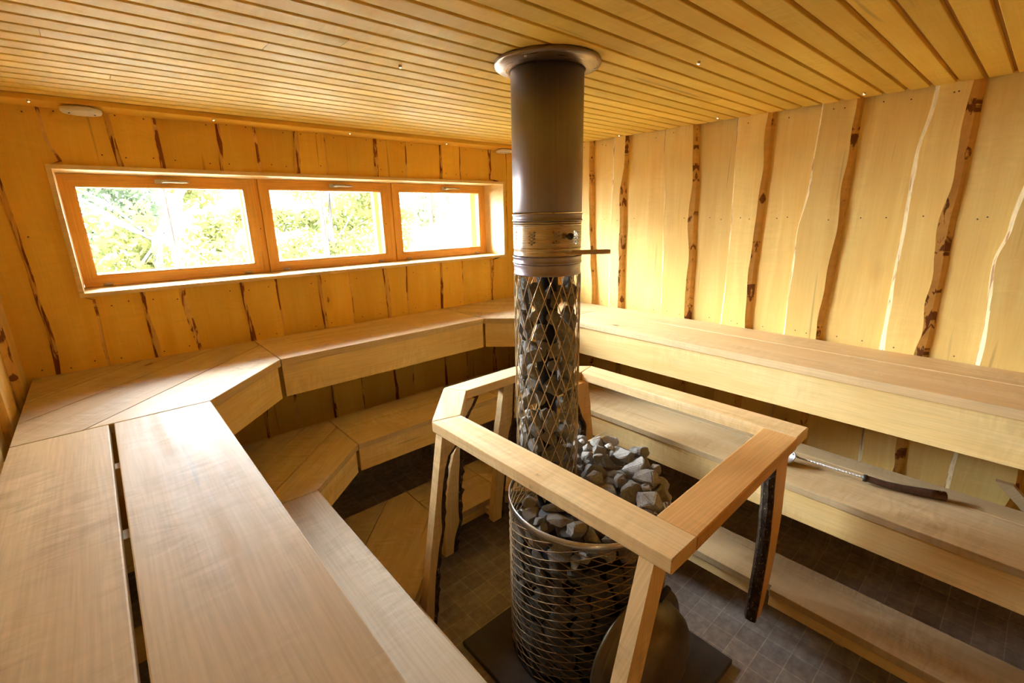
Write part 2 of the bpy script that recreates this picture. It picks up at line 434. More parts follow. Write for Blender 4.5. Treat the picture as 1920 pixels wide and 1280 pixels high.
# window wall (y = YW)
WS = [[(-.244, 1.907), (-.231, 1.6), (-.228, 1.29), (-.233, 1.13)], [(-.054, 2.281), (-.052, 2.147), (-.025, 2.052), (-.032, 1.456), (-.042, 1.117)],
      [(.146, 2.277), (.154, 2.05), (.138, 1.46), (.133, 1.138)], [(.338, 2.276), (.342, 2.047), (.317, 1.46), (.338, 1.147)],
      [(.583, 2.274), (.574, 2.045), (.568, 1.45), (.575, 1.146)], [(.766, 2.271), (.771, 2.039), (.76, 1.45), (.768, 1.15)],
      [(.955, 2.27), (.943, 2.032), (.994, 1.451), (.988, 1.145)], [(1.133, 2.272), (1.128, 2.03), (1.195, 1.45)],
      [(1.426, 2.274), (1.42, 1.461), (1.428, 1.15)], [(1.667, 2.271), (1.589, 1.153)], [(1.92, 2.258), (1.861, 1.145)],
      [(2.092, 2.26), (2.074, 1.454)], [(2.351, 2.262), (2.342, 1.141)], [(2.536, 2.263), (2.524, 1.47)], [(2.66, 1.5)]]
bm = waney_wall('wall_window', WS, lambda s, d, z: V((s, YW - d, z)), 0., ZC + .02, (XL - .05, XR + .05), None, over0=False, dep=.014, bev=.019, amp=.008, wl=1.,
                hole=(WX0 - .015, WX1 + .01, WZ0 - .015, WZ1 + .02))
for a in ((XL - .1, WX0 - .02, 0, ZC + .1), (WX1 + .02, XR + .12, 0, ZC + .1), (WX0 - .02, WX1 + .02, 0, WZ0 - .02), (WX0 - .02, WX1 + .02, WZ1 + .02, ZC + .1)):
    boxbm(bm, a[0], a[1], YW + .002, YW + .36, a[2], a[3], 4)
for fr_ in bm.faces:
    pass
tag(link('wall_back', bm, [M['wall_shade'], M['edge_amber_shade'], M['edge_amber_shade'], M['nail'], M['gap']]), kind='structure')

# left wall and front wall (behind the viewer)
LS = [[(-2.70, 1)], [(-2.5, 1)], [(-2.28, 1)], [(-2.05, 1)], [(-1.8, 1)], [(-1.6, 1)], [(-1.35, 1)], [(-1.1, 1)], [(-.85, 1)], [(-.6, 1)], [(-.3, 1)], [(0, 1)], [(.3, 1)], [(.6, 1)], [(.9, 1)], [(1.1, 1)]]
bm = waney_wall('wall_left', LS, lambda s, d, z: V((XL + d, -s, z)), 0., ZC + .02, (-YW - .05, -YF + .05), None, amp=.006)
solid_back(bm, XL - .12, XL - .002, YF, YW + .3, 0, ZC + .1)
tag(link('wall_left', bm, [M['wall'], M['edge_lit'], M['edge_shaded'], M['nail'], M['gap']]), kind='structure')
FS = [[(-.2, 1)], [(0., 1)], [(.22, 1)], [(.44, 1)], [(.7, 1)], [(.95, 1)], [(1.2, 1)], [(1.46, 1)], [(1.7, 1)], [(1.9, 1)], [(2.15, 1)], [(2.4, 1)], [(2.6, 1)]]
bm = waney_wall('wall_front', FS, lambda s, d, z: V((s, YF + d, z)), 0., ZC + .02, (XL - .05, XR + .05), None, amp=.006)
boxbm(bm, XL - .1, XR + .12, YF - .12, YF - .002, 0, ZC + .1, 4)
tag(link('wall_front', bm, [M['wall_bounce'], M['edge_lit'], M['edge_shaded'], M['nail'], M['gap']]), kind='structure')

# tiled skirting
for nm, a in (('baseboard_right', (XR - .034, XR - .024, YF, YW - .01, 0, .10)), ('baseboard_back', (XL, XR - .024, YW - .034, YW - .016, 0, .12))):
    bm = bmesh.new(); boxbm(bm, *a); uv = bm.loops.layers.uv.new('UVMap')
    for f in bm.faces:
        for lp in f.loops:
            p = lp.vert.co; lp[uv].uv = ((p.z - .005) + 9.85 * 3, p.y - .192 + 9.85 * 3) if nm.endswith('right') else (p.x - 2.66 + 29.55, p.z + 29.55)
    tag(link(nm, bm, M['tile']), kind='structure')

# ceiling boards with open grooves
bm = bmesh.new(); tl = bm.faces.layers.float.new('tone'); uvl = bm.loops.layers.uv.new('UVMap')
gy = [.194 + .0805 * k for k in range(-19, 32)]
for y0, y1 in zip(gy, gy[1:]):
    if y0 > 2.70: break
    y1 = min(y1, 2.742)
    cuts = [XL - .02] + ([random.uniform(0, 2.4)] if random.random() < .3 else []) + [XR - .02]
    for x0, x1 in zip(cuts, cuts[1:]):
        off = (random.uniform(0, 50), random.uniform(0, 50)); tone = random.random()
        prof = [(y0 + .0062, .014), (y0 + .0068, .0015), (y0 + .0085, 0), (y1 - .0085, 0), (y1 - .0068, .0015), (y1 - .0062, .014)]
        A = [bm.verts.new((x0 + .0006, y, ZC + h)) for y, h in prof]; B = [bm.verts.new((x1 - .0006, y, ZC + h)) for y, h in prof]
        for j in range(len(prof) - 1):
            f = bm.faces.new([A[j], A[j + 1], B[j + 1], B[j]]); f[tl] = tone
            for lp in f.loops: lp[uvl].uv = (lp.vert.co.x + off[0], lp.vert.co.y + lp.vert.co.z + off[1])
n0 = len(bm.faces)
boxbm(bm, XL - .1, XR + .1, YF - .1, YW + .1, ZC + .0125, ZC + .1, 1)
bmesh.ops.recalc_face_normals(bm, faces=bm.faces)
bm.faces.ensure_lookup_table()
uvfill(bm, V((1, 0, 0)), V((0, 1, 0)), V((0, 0, 1)), only=[bm.faces[i] for i in range(n0, len(bm.faces))], tone=.1)
M['groove'] = wood('ceiling_groove_wood', (.60, .30, .07), (.52, .25, .05), knots=.1)
tag(link('ceiling', bm, [M['ceil'], M['groove']]), kind='structure')
tag(box('trim_1', XL, XR - .026, 2.742, YW - .003, ZC - .012, ZC + .01, 'wall_shade', g=(1, 0, 0)), kind='structure')

# ------------------------------------------------------------------ windows
YS = 3.11
bm = bmesh.new()      # niche lining, mitred board frame round the three windows
t = .018
boxbm(bm, WX0 - t, WX1 + t, YW - .028, YS + .06, WZ1, WZ1 + t)
boxbm(bm, WX0 - t, WX1 + t, YW - .028, YS + .06, WZ0 - t, WZ0)
boxbm(bm, WX0 - t, WX0, YW - .028, YS + .06, WZ0, WZ1)
boxbm(bm, WX1, WX1 + t, YW - .028, YS + .06, WZ0, WZ1)
uvfill(bm, V((1, 0, 0)), V((0, 1, 0)), V((0, 0, 1)))
tag(link('trim_2', bm, M['casing']), kind='structure')
# frame between and behind the sashes
bm = bmesh.new()
for a in ((.768, .788), (1.618, 1.642)): boxbm(bm, a[0], a[1], YS + .008, YS + .11, WZ0, WZ1)
uvfill(bm, V((0, 0, 1)), V((0, 1, 0)), V((1, 0, 0)))
tag(link('trim_3', bm, M['sash']), kind='structure')
def frame_bm(x0, x1, z0, z1, w, y0, y1, chamfer=.006):
    bm = bmesh.new(); bm.loops.layers.uv.new('UVMap'); bm.faces.layers.float.new('tone')
    O = [(x0, z0), (x1, z0), (x1, z1), (x0, z1)]; I = [(x0 + w, z0 + w), (x1 - w, z0 + w), (x1 - w, z1 - w), (x0 + w, z1 - w)]
    I2 = [(x0 + w - chamfer, z0 + w - chamfer), (x1 - w + chamfer, z0 + w - chamfer), (x1 - w + chamfer, z1 - w + chamfer), (x0 + w - chamfer, z1 - w + chamfer)]
    for i in range(4):
        j = (i + 1) % 4
        ring = [(O[i], O[j], y1), (O[i], O[j], y0), (I2[i], I2[j], y0), (I[i], I[j], y0 + chamfer), (I[i], I[j], y1)]
        A = [bm.verts.new((p[0][0], p[2], p[0][1])) for p in ring]; B = [bm.verts.new((p[1][0], p[2], p[1][1])) for p in ring]
        fs = []
        for k in range(5): fs.append(bm.faces.new([A[k], A[(k + 1) % 5], B[(k + 1) % 5], B[k]]))
        g = V((1, 0, 0)) if i % 2 == 0 else V((0, 0, 1))
        uvfill(bm, g, V((0, 0, 1)) if i % 2 == 0 else V((1, 0, 0)), V((0, 1, 0)), only=fs, tone=.5)
    bmesh.ops.remove_doubles(bm, verts=bm.verts, dist=1e-5)
    bmesh.ops.recalc_face_normals(bm, faces=bm.faces)
    return bm
for n, (x0, x1, hx) in enumerate(((WX0 + .002, .766, .335), (.79, 1.616, 1.235), (1.644, WX1 - .002, 2.085))):
    w = tag(link('window_%d' % (n + 1), frame_bm(x0, x1, WZ0 + .002, WZ1 - .002, .0585, YS, YS + .05), M['sash']), kind='structure')
    box('pane', x0 + .05, x1 - .05, YS + .022, YS + .026, WZ0 + .05, WZ1 - .05, 'glass', w, bev=0)
    fr = link('outer_frame', frame_bm(x0 - .004, x1 + .004, WZ0 + .001, WZ1 - .001, .055, YS + .13, YS + .17, .002), M['white'], w)
    tag(fr, 'white painted outer frame')
    c = (x0 + x1) / 2
    bm = extrude_poly([(c - .017, YS + .168, WZ0 + .054), (c + .017, YS + .168, WZ0 + .054), (c + .0012, YS + .138, WZ0 + .054), (c - .0012, YS + .138, WZ0 + .054)], (0, 0, WZ1 - WZ0 - .108), 0)
    tag(link('muntin', bm, M['white'], w), 'white painted upright bar')
    box('outer_pane', x0 + .05, x1 - .05, YS + .149, YS + .152, WZ0 + .05, WZ1 - .05, 'glass', w, bev=0)
    # espagnolette handle
    bm = bmesh.new(); z = 1.997
    boxbm(bm, hx - .030, hx + .024, YS - .007, YS - .0005, z - .010, z + .010)
    lathe(bm, [(.009, 0), (.009, .026), (0, .026)], (hx, YS, z), 16, (0, -1, 0))
    tube(bm, [(hx - .004, YS - .03, z), (hx + .03, YS - .034, z - .001), (hx + .075, YS - .038, z - .002), (hx + .112, YS - .038, z - .002)], [.0075, .0062, .006, .0052], 8)
    tag(link('handle', bm, M['handlemetal'], w), 'small pale metal lever handle')
    for q in (x0 + .09, x1 - .10):
        bm = bmesh.new(); tube(bm, [(q - .018, YS - .006, WZ0 + .012), (q + .018, YS - .006, WZ0 + .012)], .0055, 8)
        link('hinge', bm, M['handlemetal'], w)

# ------------------------------------------------------------------ benches
def board_set(t, boards, mat='bench'):
    for b in boards:
        pts, z0, z1, g = b[:4]; m = b[4] if len(b) > 4 else mat
        plank('seat_board', pts, z0, z1, g, m, t, .003)
def apron(t, p, q, z0, z1, th=.024, mat='apron', inset=.009):
    """front board under the nosing, from p to q along the open edge; room side is to the left of p->q"""
    p, q = V((*p, 0)), V((*q, 0)); d = (q - p).normalized(); n = V((-d.y, d.x, 0))
    a, b = p - n * inset, q - n * inset; c, e = b - n * th, a - n * th
    return plank('front_board', [(v.x, v.y) for v in (a, b, c, e)], z0, z1, d, mat, t, .002)
def diagcut(poly, lines):
    """cut a convex plan polygon by lines (p,d); returns pieces, gap of 2 mm between"""
    pieces = [poly]
    for (px, py), (dx, dy) in lines:
        L = math.hypot(dx, dy); nx, ny = -dy / L, dx / L; out = []
        for P in pieces:
            for sgn in (1, -1):
                R_ = []
                for i in range(len(P)):
                    a, b = P[i], P[(i + 1) % len(P)]
                    da = sgn * ((a[0] - px) * nx + (a[1] - py) * ny) - .0017; db = sgn * ((b[0] - px) * nx + (b[1] - py) * ny) - .0017
                    if da >= 0: R_.append(a)
                    if (da > 0) != (db > 0):
                        s = da / (da - db); R_.append((a[0] + (b[0] - a[0]) * s, a[1] + (b[1] - a[1]) * s))
                if len(R_) >= 3:
                    ar = abs(sum(R_[i][0] * R_[(i + 1) % len(R_)][1] - R_[(i + 1) % len(R_)][0] * R_[i][1] for i in range(len(R_)))) / 2
                    if ar > .002: out.append(R_)
        pieces = out
    return pieces
def joist(t, x0, x1, y0, y1, z0, z1): box('support', x0, x1, y0, y1, z0, z1, 'apron', t, g=(1, 0, 0) if x1 - x0 > y1 - y0 else (0, 1, 0))

RC, BK, LC = XR - .02815, YW - .01415, XL + .02415      # faces of the proud wall boards: ledgers are screwed against them
def ledger(t, x0, x1, y0, y1, z0, z1): box('wall_ledger', x0, x1, y0, y1, z0, z1, 'apron', t, g=(1, 0, 0) if x1 - x0 > y1 - y0 else (0, 1, 0))
def wallarm(t, x0, x1, y0, y1):
    joist(t, x0, x1, y0, y1, .44, .52); joist(t, x0, x1, y0, y0 + .1, .521, Z2 - .031)
Z1, Z2, Z3 = 1.134, .70, .28
TH = .036
YB = -1.0           # near end of the side benches
G = .0018
def bench(label, loc, cat='bench'): return thing('sauna_bench', loc, label, cat, 'three-tier wooden sauna benches round the walls')

# --- top tier
t = bench('top bench on the left with a wide gap between its two long boards', (-.05, .6, Z1 - .2))
board_set(t, [(rect(-.309, -.0725, YB, 2.011), Z1 - TH, Z1, (0, 1)), (rect(-.0585, .227, YB, 2.011), Z1 - TH, Z1, (0, 1))])
apron(t, (.227, 2.0), (.227, YB), Z1 - .203, Z1 - TH - .001)
ledger(t, LC, LC + .03, YB, 2.0, Z1 - TH - .09, Z1 - TH - .001)
for y in (1.70, 1.28, .3, -.5): joist(t, LC + .031, .19, y, y + .045, Z1 - TH - .09, Z1 - TH - .001)
t = bench('top corner bench of diagonal boards left of the window wall', (.1, 2.5, Z1 - .2))
P = [(-.309, 2.015), (.227, 2.015), (.586, 2.392), (.586, YW - .016), (-.309, YW - .016)]
for p in diagcut(P, [((-.309, 2.49), (1, 1)), ((-.309, 2.24), (1, .90)), ((-.139, 2.015), (.727, .748))]): board_set(t, [(p, Z1 - TH, Z1, (1, 1))])
apron(t, (.578, 2.392), (.227, 2.02), Z1 - .203, Z1 - TH - .001)
ledger(t, -.30, .58, BK - .03, BK, Z1 - TH - .09, Z1 - TH - .001); joist(t, .0, .04, 2.05, BK - .031, Z1 - TH - .09, Z1 - TH - .001)
t = bench('top bench running under the long window', (1.22, 2.65, Z1 - .2))
board_set(t, [(rect(.590, 1.858, 2.392, 2.762), Z1 - TH, Z1, (1, 0)), (rect(.590, 1.858, 2.765, YW - .016), Z1 - TH, Z1, (1, 0))], 'bench_pale')
apron(t, (1.856, 2.392), (.592, 2.392), Z1 - .200, Z1 - TH - .001)
ledger(t, .60, 1.85, BK - .03, BK, Z1 - TH - .09, Z1 - TH - .001)
for x in (.75, 1.25, 1.7): joist(t, x, x + .04, 2.43, BK - .031, Z1 - TH - .09, Z1 - TH - .001)
t = bench('top corner bench of diagonal boards behind the stove pipe', (2.3, 2.5, Z1 - .2))
P = [(1.862, 2.392), (2.222, 2.022), (XR - .03, 2.022), (XR - .03, YW - .016), (1.862, YW - .016)]
for p in diagcut(P, [((1.862, 2.70), (1, -1)), ((2.2, YW), (1, -1))]): board_set(t, [(p, Z1 - TH, Z1, (1, -1))])
apron(t, (2.222, 2.03), (1.866, 2.392), Z1 - .200, Z1 - TH - .001)
ledger(t, 1.87, RC - .035, BK - .03, BK, Z1 - TH - .09, Z1 - TH - .001); ledger(t, RC - .03, RC, 2.03, BK - .035, Z1 - TH - .09, Z1 - TH - .001)
joist(t, 2.25, RC - .031, 2.05, 2.09, Z1 - TH - .09, Z1 - TH - .001)
t = bench('top bench along the right wall', (2.5, .6, Z1 - .2))
board_set(t, [(rect(2.221, 2.530, YB, 2.018), Z1 - TH, Z1, (0, 1)), (rect(2.533, XR - .0295, YB, 2.018), Z1 - TH, Z1 + .002, (0, 1))], 'bench_pale')
apron(t, (2.221, YB), (2.221, 2.012), Z1 - .210, Z1 - TH - .001)
ledger(t, RC - .03, RC, YB, 2.01, Z1 - TH - .09, Z1 - TH - .001)
for y in (1.85, 1.1, .35, -.4): joist(t, 2.26, RC - .031, y, y + .04, Z1 - TH - .09, Z1 - TH - .001)

# --- middle tier
t = bench('greyed middle bench just below the left top bench', (.3, .6, .5))
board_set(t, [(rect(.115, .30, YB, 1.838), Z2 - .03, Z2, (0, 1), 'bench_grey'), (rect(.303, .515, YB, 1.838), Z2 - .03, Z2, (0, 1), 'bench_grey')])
apron(t, (.515, 1.83), (.515, YB), Z2 - .156, Z2 - .031)
ledger(t, LC, LC + .03, YB, 1.83, Z2 - .12, Z2 - .031)
for y in (1.5, .7, -.1): joist(t, LC + .031, .49, y, y + .04, Z2 - .12, Z2 - .031)
t = bench('middle corner bench of diagonal boards below the left corner', (.5, 2.1, .5))
P = [(.115, 1.842), (.515, 1.842), (.810, 2.108), (.810, 2.505), (.38, 2.505), (.115, 2.24)]
for p in diagcut(P, [((.811, 2.384), (1, 1)), ((.687, 2.505), (1, 1))]): board_set(t, [(p, Z2 - .03, Z2, (1, 1))])
apron(t, (.806, 2.108), (.516, 1.845), Z2 - .156, Z2 - .031)
wallarm(t, .42, .46, 2.37, BK - .031); ledger(t, .15, .80, BK - .03, BK, .44, .52)
t = bench('middle bench below the window wall', (1.27, 2.3, .5))
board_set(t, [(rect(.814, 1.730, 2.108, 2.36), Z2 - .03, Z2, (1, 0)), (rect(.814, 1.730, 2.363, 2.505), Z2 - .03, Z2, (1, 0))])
apron(t, (1.728, 2.108), (.816, 2.108), Z2 - .156, Z2 - .031)
ledger(t, .82, 1.72, BK - .03, BK, .44, .52)
for x in (.95, 1.55): wallarm(t, x, x + .04, 2.37, BK - .031)
t = bench('middle corner bench half hidden behind the stone column', (2., 2.2, .5))
P = [(1.733, 2.108), (1.975, 1.868), (2.392, 1.868), (2.392, 2.24), (2.13, 2.505), (1.733, 2.505)]
for p in diagcut(P, [((1.733, 2.36), (1, -1))]): board_set(t, [(p, Z2 - .03, Z2, (1, -1))])
apron(t, (1.975, 1.872), (1.736, 2.108), Z2 - .156, Z2 - .031)
wallarm(t, 2.1, 2.14, 2.37, BK - .031); ledger(t, 1.74, 2.6, BK - .03, BK, .44, .52)
t = bench('middle bench on the right with the ladle lying on it', (2.18, .5, .5))
board_set(t, [(rect(1.975, 2.279, YB, 1.864), Z2 - .03, Z2, (0, 1), 'bench'), (rect(2.282, 2.392, YB, 1.864), Z2 - .03, Z2 + .001, (0, 1))])
apron(t, (1.975, YB), (1.975, 1.862), Z2 - .158, Z2 - .031)
ledger(t, RC - .03, RC, YB, 1.86, .44, .53)
for y in (1.7, 1.0, .25, -.5):
    joist(t, 2.25, RC - .031, y, y + .04, .44, .53); joist(t, 2.25, 2.37, y, y + .04, .531, Z2 - .031)

# diagonal brace against the wall, at the right edge of the picture
bm = extrude_poly([(RC - .031, -.045, .664), (RC - .031, -.10, .664), (RC - .031, -.46, .30), (RC - .031, -.40, .30)], (-.03, 0, 0), .002)
uvfill(bm, V((0, .6, -.8)), V((0, .8, .6)), V((1, 0, 0)))
link('brace', bm, M['bench'], t)

# --- low tier
t = bench('low step bench hidden below the grey left bench', (.6, .4, 0))
board_set(t, [([(.47, YB), (.718, YB), (.718, .494), (.652, .494), (.652, .547), (.718, .547), (.718, 1.446), (.47, 1.446)], Z3 - .034, Z3, (0, 1))])
apron(t, (.718, 1.44), (.718, .547), Z3 - .085, Z3 - .035); apron(t, (.718, .494), (.718, YB), Z3 - .085, Z3 - .035)
for y in (1.2, .5, -.3): joist(t, .50, .54, y, y + .04, 0, Z3 - .035)
t = bench('low corner step of broad dark amber boards at the left', (.8, 1.8, 0))
P = [(.47, 1.452), (.718, 1.452), (1.078, 1.79), (1.078, 2.17), (.72, 2.17), (.47, 1.92)]
for p in diagcut(P, [((.954, 2.163), (1, 1.06))]): board_set(t, [(p, Z3 - .034, Z3, (1, 1), 'bench')])
apron(t, (1.076, 1.79), (.722, 1.455), Z3 - .085, Z3 - .035)
joist(t, .7, .74, 1.9, 1.94, 0, Z3 - .035)
t = bench('low step bench seen between the railing legs at the back', (1.28, 2., 0))
board_set(t, [(rect(1.082, 1.488, 1.79, 2.028), Z3 - .034, Z3, (1, 0), 'bench'), (rect(1.082, 1.488, 2.031, 2.17), Z3 - .034, Z3, (1, 0), 'bench')])
apron(t, (1.486, 1.79), (1.084, 1.79), Z3 - .085, Z3 - .035)
joist(t, 1.26, 1.30, 2.11, 2.15, 0, Z3 - .035)
t = bench('low corner step behind the stove', (1.8, 1.8, 0))
P = [(1.492, 1.79), (1.832, 1.452), (2.08, 1.452), (2.08, 1.93), (1.84, 2.17), (1.492, 2.17)]
for p in diagcut(P, [((1.492, 2.05), (1, -1))]): board_set(t, [(p, Z3 - .034, Z3, (1, -1), 'bench')])
apron(t, (1.832, 1.455), (1.494, 1.79), Z3 - .085, Z3 - .035)
joist(t, 1.9, 1.94, 1.8, 1.84, 0, Z3 - .035)
t = bench('narrow low step bench on the right, notched round the railing leg', (1.95, .4, 0))
NY0, NY1, NX = .4965, .5510, 1.860
board_set(t, [([(1.832, 1.448), (1.832, NY1), (NX, NY1), (NX, NY0), (1.832, NY0), (1.832, YB), (2.08, YB), (2.08, 1.448)][::-1], Z3 - .034, Z3, (0, 1))])
apron(t, (1.832, YB), (1.832, NY0), Z3 - .085, Z3 - .035); apron(t, (1.832, NY1), (1.832, 1.446), Z3 - .085, Z3 - .035)
for y in (1.2, .25, -.6): joist(t, 2.056, 2.078, y, y + .04, 0, Z3 - .035)

# ------------------------------------------------------------------ railing round the stove
RZ = 1.0; RT = .044
rl = thing('guard_railing', (1.39, 1.13, 0), 'open wooden guard railing on splayed legs around the stone-filled stove', 'railing')
RB = .004
def rboard(pts, g, mat='rail', lab=None):
    o = plank('rail_board', pts, RZ - RT, RZ, g, mat, rl, RB)
    if lab: tag(o, lab)
rboard([(.890, .449), (1.010, .449), (1.012, 1.480), (.890, 1.510)], (0, 1))
rboard([(.890, 1.512), (1.012, 1.483), (1.192, 1.690), (1.136, 1.796)], (.6, .8))
rboard([(1.137, 1.797), (1.194, 1.690), (1.548, 1.690), (1.603, 1.797)], (1, 0))
rboard([(1.605, 1.797), (1.550, 1.690), (1.778, 1.480), (1.898, 1.512)], (.6, -.8))
rboard([(1.898, .4665), (1.7785, .4665), (1.7785, 1.478), (1.898, 1.510)], (0, 1))
rboard([(1.0125, .449), (1.7765, .463), (1.7765, .583), (1.0125, .568)], (1, 0), 'rail_pine', 'orange-toned pine rail board')

def leg(y0, th, L, R_, bark, mat='rail', barkdepth=.010, zt=None, lab=None):
    """plank leg in a plane of constant y. L, R_: outlines [(x,z)] from top to bottom; bark: 'L', 'R' or None = the natural edge"""
    zt = RZ - RT - .0005
    def fx(P, z):
        P = sorted([(x, z_) for x, z_ in P], key=lambda p: p[1])
        if z <= P[0][1]:
            a, b = P[0], P[1]; return a[0] + (b[0] - a[0]) * (z - a[1]) / (b[1] - a[1])
        if z >= P[-1][1]: return P[-1][0]
        for a, b in zip(P, P[1:]):
            if a[1] <= z <= b[1]:
                t = (z - a[1]) / (b[1] - a[1]); t = (t * t * (3 - 2 * t) * .5 + t * .5) if len(P) > 2 else t; return a[0] + (b[0] - a[0]) * t
    zb = min(min(p[1] for p in L), min(p[1] for p in R_))
    n = 40; zs = [zt + (zb - zt) * i / n for i in range(n + 1)]
    bm = bmesh.new(); rows = []
    for z in zs:
        l, r = fx(L, z), fx(R_, z)
        wl = wav(l * 9, z * 3, .004) if bark == 'L' else 0; wr = wav(r * 9, z * 3, .004) if bark == 'R' else 0
        sl = .010 if bark == 'L' else 0; sr = .010 if bark == 'R' else 0
        rows.append([bm.verts.new(p) for p in ((l + wl, y0, z), (r + wr, y0, z), (r + wr - sr, y0 + th, z), (l + wl + sl, y0 + th, z))])
    bf = []
    for A, B in zip(rows, rows[1:]):
        for j in range(4):
            bm.faces.new([A[j], A[(j + 1) % 4], B[(j + 1) % 4], B[j]])
    bm.faces.new(rows[0]); bm.faces.new(rows[-1][::-1])
    bmesh.ops.recalc_face_normals(bm, faces=bm.faces)
    uvfill(bm, V((0, 0, 1)), V((1, 0, 0)), V((0, 1, 0)))
    o = link('leg', bm, M[mat], rl)
    if lab: tag(o, lab)
    if bark:
        bm = bmesh.new(); rows = []
        for i, z in enumerate(zs):
            e = fx(L if bark == 'L' else R_, z); s = -1 if bark == 'L' else 1
            w = wav(e * 9, z * 3, .004)
            d = barkdepth * (.75 + .7 * abs(noise.noise(V((z * 22, y0 * 5, 1)))) + .5 * noise.noise(V((z * 60, 3, 1))))
            d = max(.0025, d)
            j1, j2 = .004 * noise.noise(V((z * 40, 1, 0))), .004 * noise.noise(V((z * 40, 9, 0)))
            rows.append([bm.verts.new(p) for p in ((e + w - s * .006, y0 - .0012 + .0, z), (e + w + s * d * .5, y0 - .001 + j1 * .5, z), (e + w + s * d, y0 + th * .3, z), (e + w + s * d * .85, y0 + th * .7 + j2, z), (e + w - s * .010, y0 + th + .001, z))])
        for A, B in zip(rows, rows[1:]):
            for j in range(4): bm.faces.new([A[j], A[j + 1], B[j + 1], B[j]])
            bm.faces.new([A[4], A[0], B[0], B[4]])
        bm.faces.new(rows[0]); bm.faces.new(rows[-1][::-1])
        bmesh.ops.recalc_face_normals(bm, faces=bm.faces)
        tag(link('bark', bm, M['bark'], o), 'dark rough bark left on the edge')
# six legs, each a plank splayed outwards
leg(1.4495, .0445, [(.896, .955), (.730, .0005)], [(1.000, .955), (.968, .90), (.925, .86), (.903, .80), (.888, .73), (.878, .66), (.872, .55), (.850, .45), (.828, .342), (.810, .17), (.786, .0005)], 'R', mat='rail', barkdepth=.024)
leg(.499, .043, [(.894, .955), (.608, .0005)], [(.975, .955), (.696, .0005)], None, mat='rail')
leg(1.674, .045, [(1.140, .955), (1.118, .76), (1.085, .693), (1.066, .63), (1.044, .494), (1.018, .344), (1.012, .177)], [(1.235, .955), (1.165, .86), (1.135, .74), (1.130, .63), (1.115, .548), (1.108, .446), (1.108, .34), (1.075, .25), (1.062, .177)], 'R', mat='rail', barkdepth=.032)
leg(1.700, .04, [(1.436, .955), (1.413, .826), (1.391, .713), (1.373, .504), (1.338, .2)], [(1.505, .955), (1.495, .78), (1.462, .66), (1.435, .5), (1.400, .2)], 'R', mat='rail', barkdepth=.014)
leg(1.450, .045, [(1.700, .955), (1.705, .88), (1.735, .80), (1.79, .70), (1.78, .55), (1.800, .2806)], [(1.800, .955), (1.825, .80), (1.858, .56), (1.893, .2806)], 'L', mat='rail_pine', barkdepth=.02)
leg(.500, .048, [(1.700, .955), (1.708, .86), (1.735, .71), (1.752, .55), (1.752, .40), (1.742, .28), (1.728, .19)], [(1.825, .955), (1.838, .80), (1.855, .63), (1.850, .45), (1.836, .34), (1.810, .25), (1.785, .18)], 'L', mat='rail_pine', barkdepth=.012)

box('spacer', 1.355, 1.395, 1.741, 1.7985, .203, .240, 'rail', rl)       # fixes the back leg to the step behind it

# ------------------------------------------------------------------ stove
PC = (1.238, 1.203); BC = (1.296, 1.033); BR = .316; ZRIM = .73
slab = plank('stone_slab', [(.874, .545), (1.640, .535), (1.643, 1.352), (.874, 1.356)], 0., .026, (1, 0), 'slab', None, .006)
tag(slab, 'flat dark stone slab on the tiled floor under the stove', 'slab')
st = thing('sauna_stove', (BC[0], BC[1], .026), 'tall cylindrical wood stove in a stone-filled wire basket with chimney up to the ceiling', 'stove')
def sl(name, bm, mats, smooth=False, parent=None, lab=None):
    o = link(name, bm, mats, parent or st, smooth)
    if lab: tag(o, lab)
    return o
R0 = .1225
bm = bmesh.new()
lathe(bm, [(R0 - .002, 1.802), (R0, 1.806), (R0, 2.279), (R0 - .004, 2.279), (R0 - .004, 1.802)], (*PC, 0), 96, closed=True)
sl('chimney_pipe', bm, M['pipe'], lab='dull brown upper length of pipe')
bm = bmesh.new()
lathe(bm, [(R0 + .0005, 2.252), (R0 + .006, 2.252), (.166, 2.262), (.1745, 2.266), (.1765, 2.272), (.175, 2.279), (R0 + .0005, 2.279)], (*PC, 0), 96, closed=True)
M['collar'] = mk_brush('collar_steel', (.26, .20, .165), (.34, .27, .22), .3)
col_ = sl('ceiling_collar', bm, M['collar'])
for a in (200, 320, 80):
    bm = bmesh.new(); x, y = PC[0] + .160 * math.cos(math.radians(a)), PC[1] + .160 * math.sin(math.radians(a))
    lathe(bm, [(0, -.004), (.0045, -.003), (.005, 0)], (x, y, 2.2605), 12); sl('screw', bm, M['rim'], parent=col_)
def ringband(name, z0, z1, r, mat, bead=.003):
    bm = bmesh.new()
    lathe(bm, [(r - .003, z0), (r + bead * .5, z0), (r + bead, z0 + .003), (r, z0 + .007), (r, z1 - .007), (r + bead, z1 - .003), (r + bead * .5, z1), (r - .003, z1)], (*PC, 0), 96, closed=True)
    return sl(name, bm, M[mat])
ringband('pipe_joint', 1.7735, 1.800, R0 + .0005, 'pipe')
ringband('pipe_joint', 1.759, 1.772, R0 - .001, 'bronze', .001)
# perforated damper band with real holes
bm = bmesh.new(); N, K = 400, 38; z0, z1 = 1.685, 1.7585; rb = R0 - .0005
rows = [[bm.verts.new((PC[0] + rb * math.cos(2 * math.pi * i / N), PC[1] + rb * math.sin(2 * math.pi * i / N), z0 + (z1 - z0) * k / K)) for i in range(N)] for k in range(K + 1)]
vd = math.atan2(-PC[1], -PC[0]); holes = []
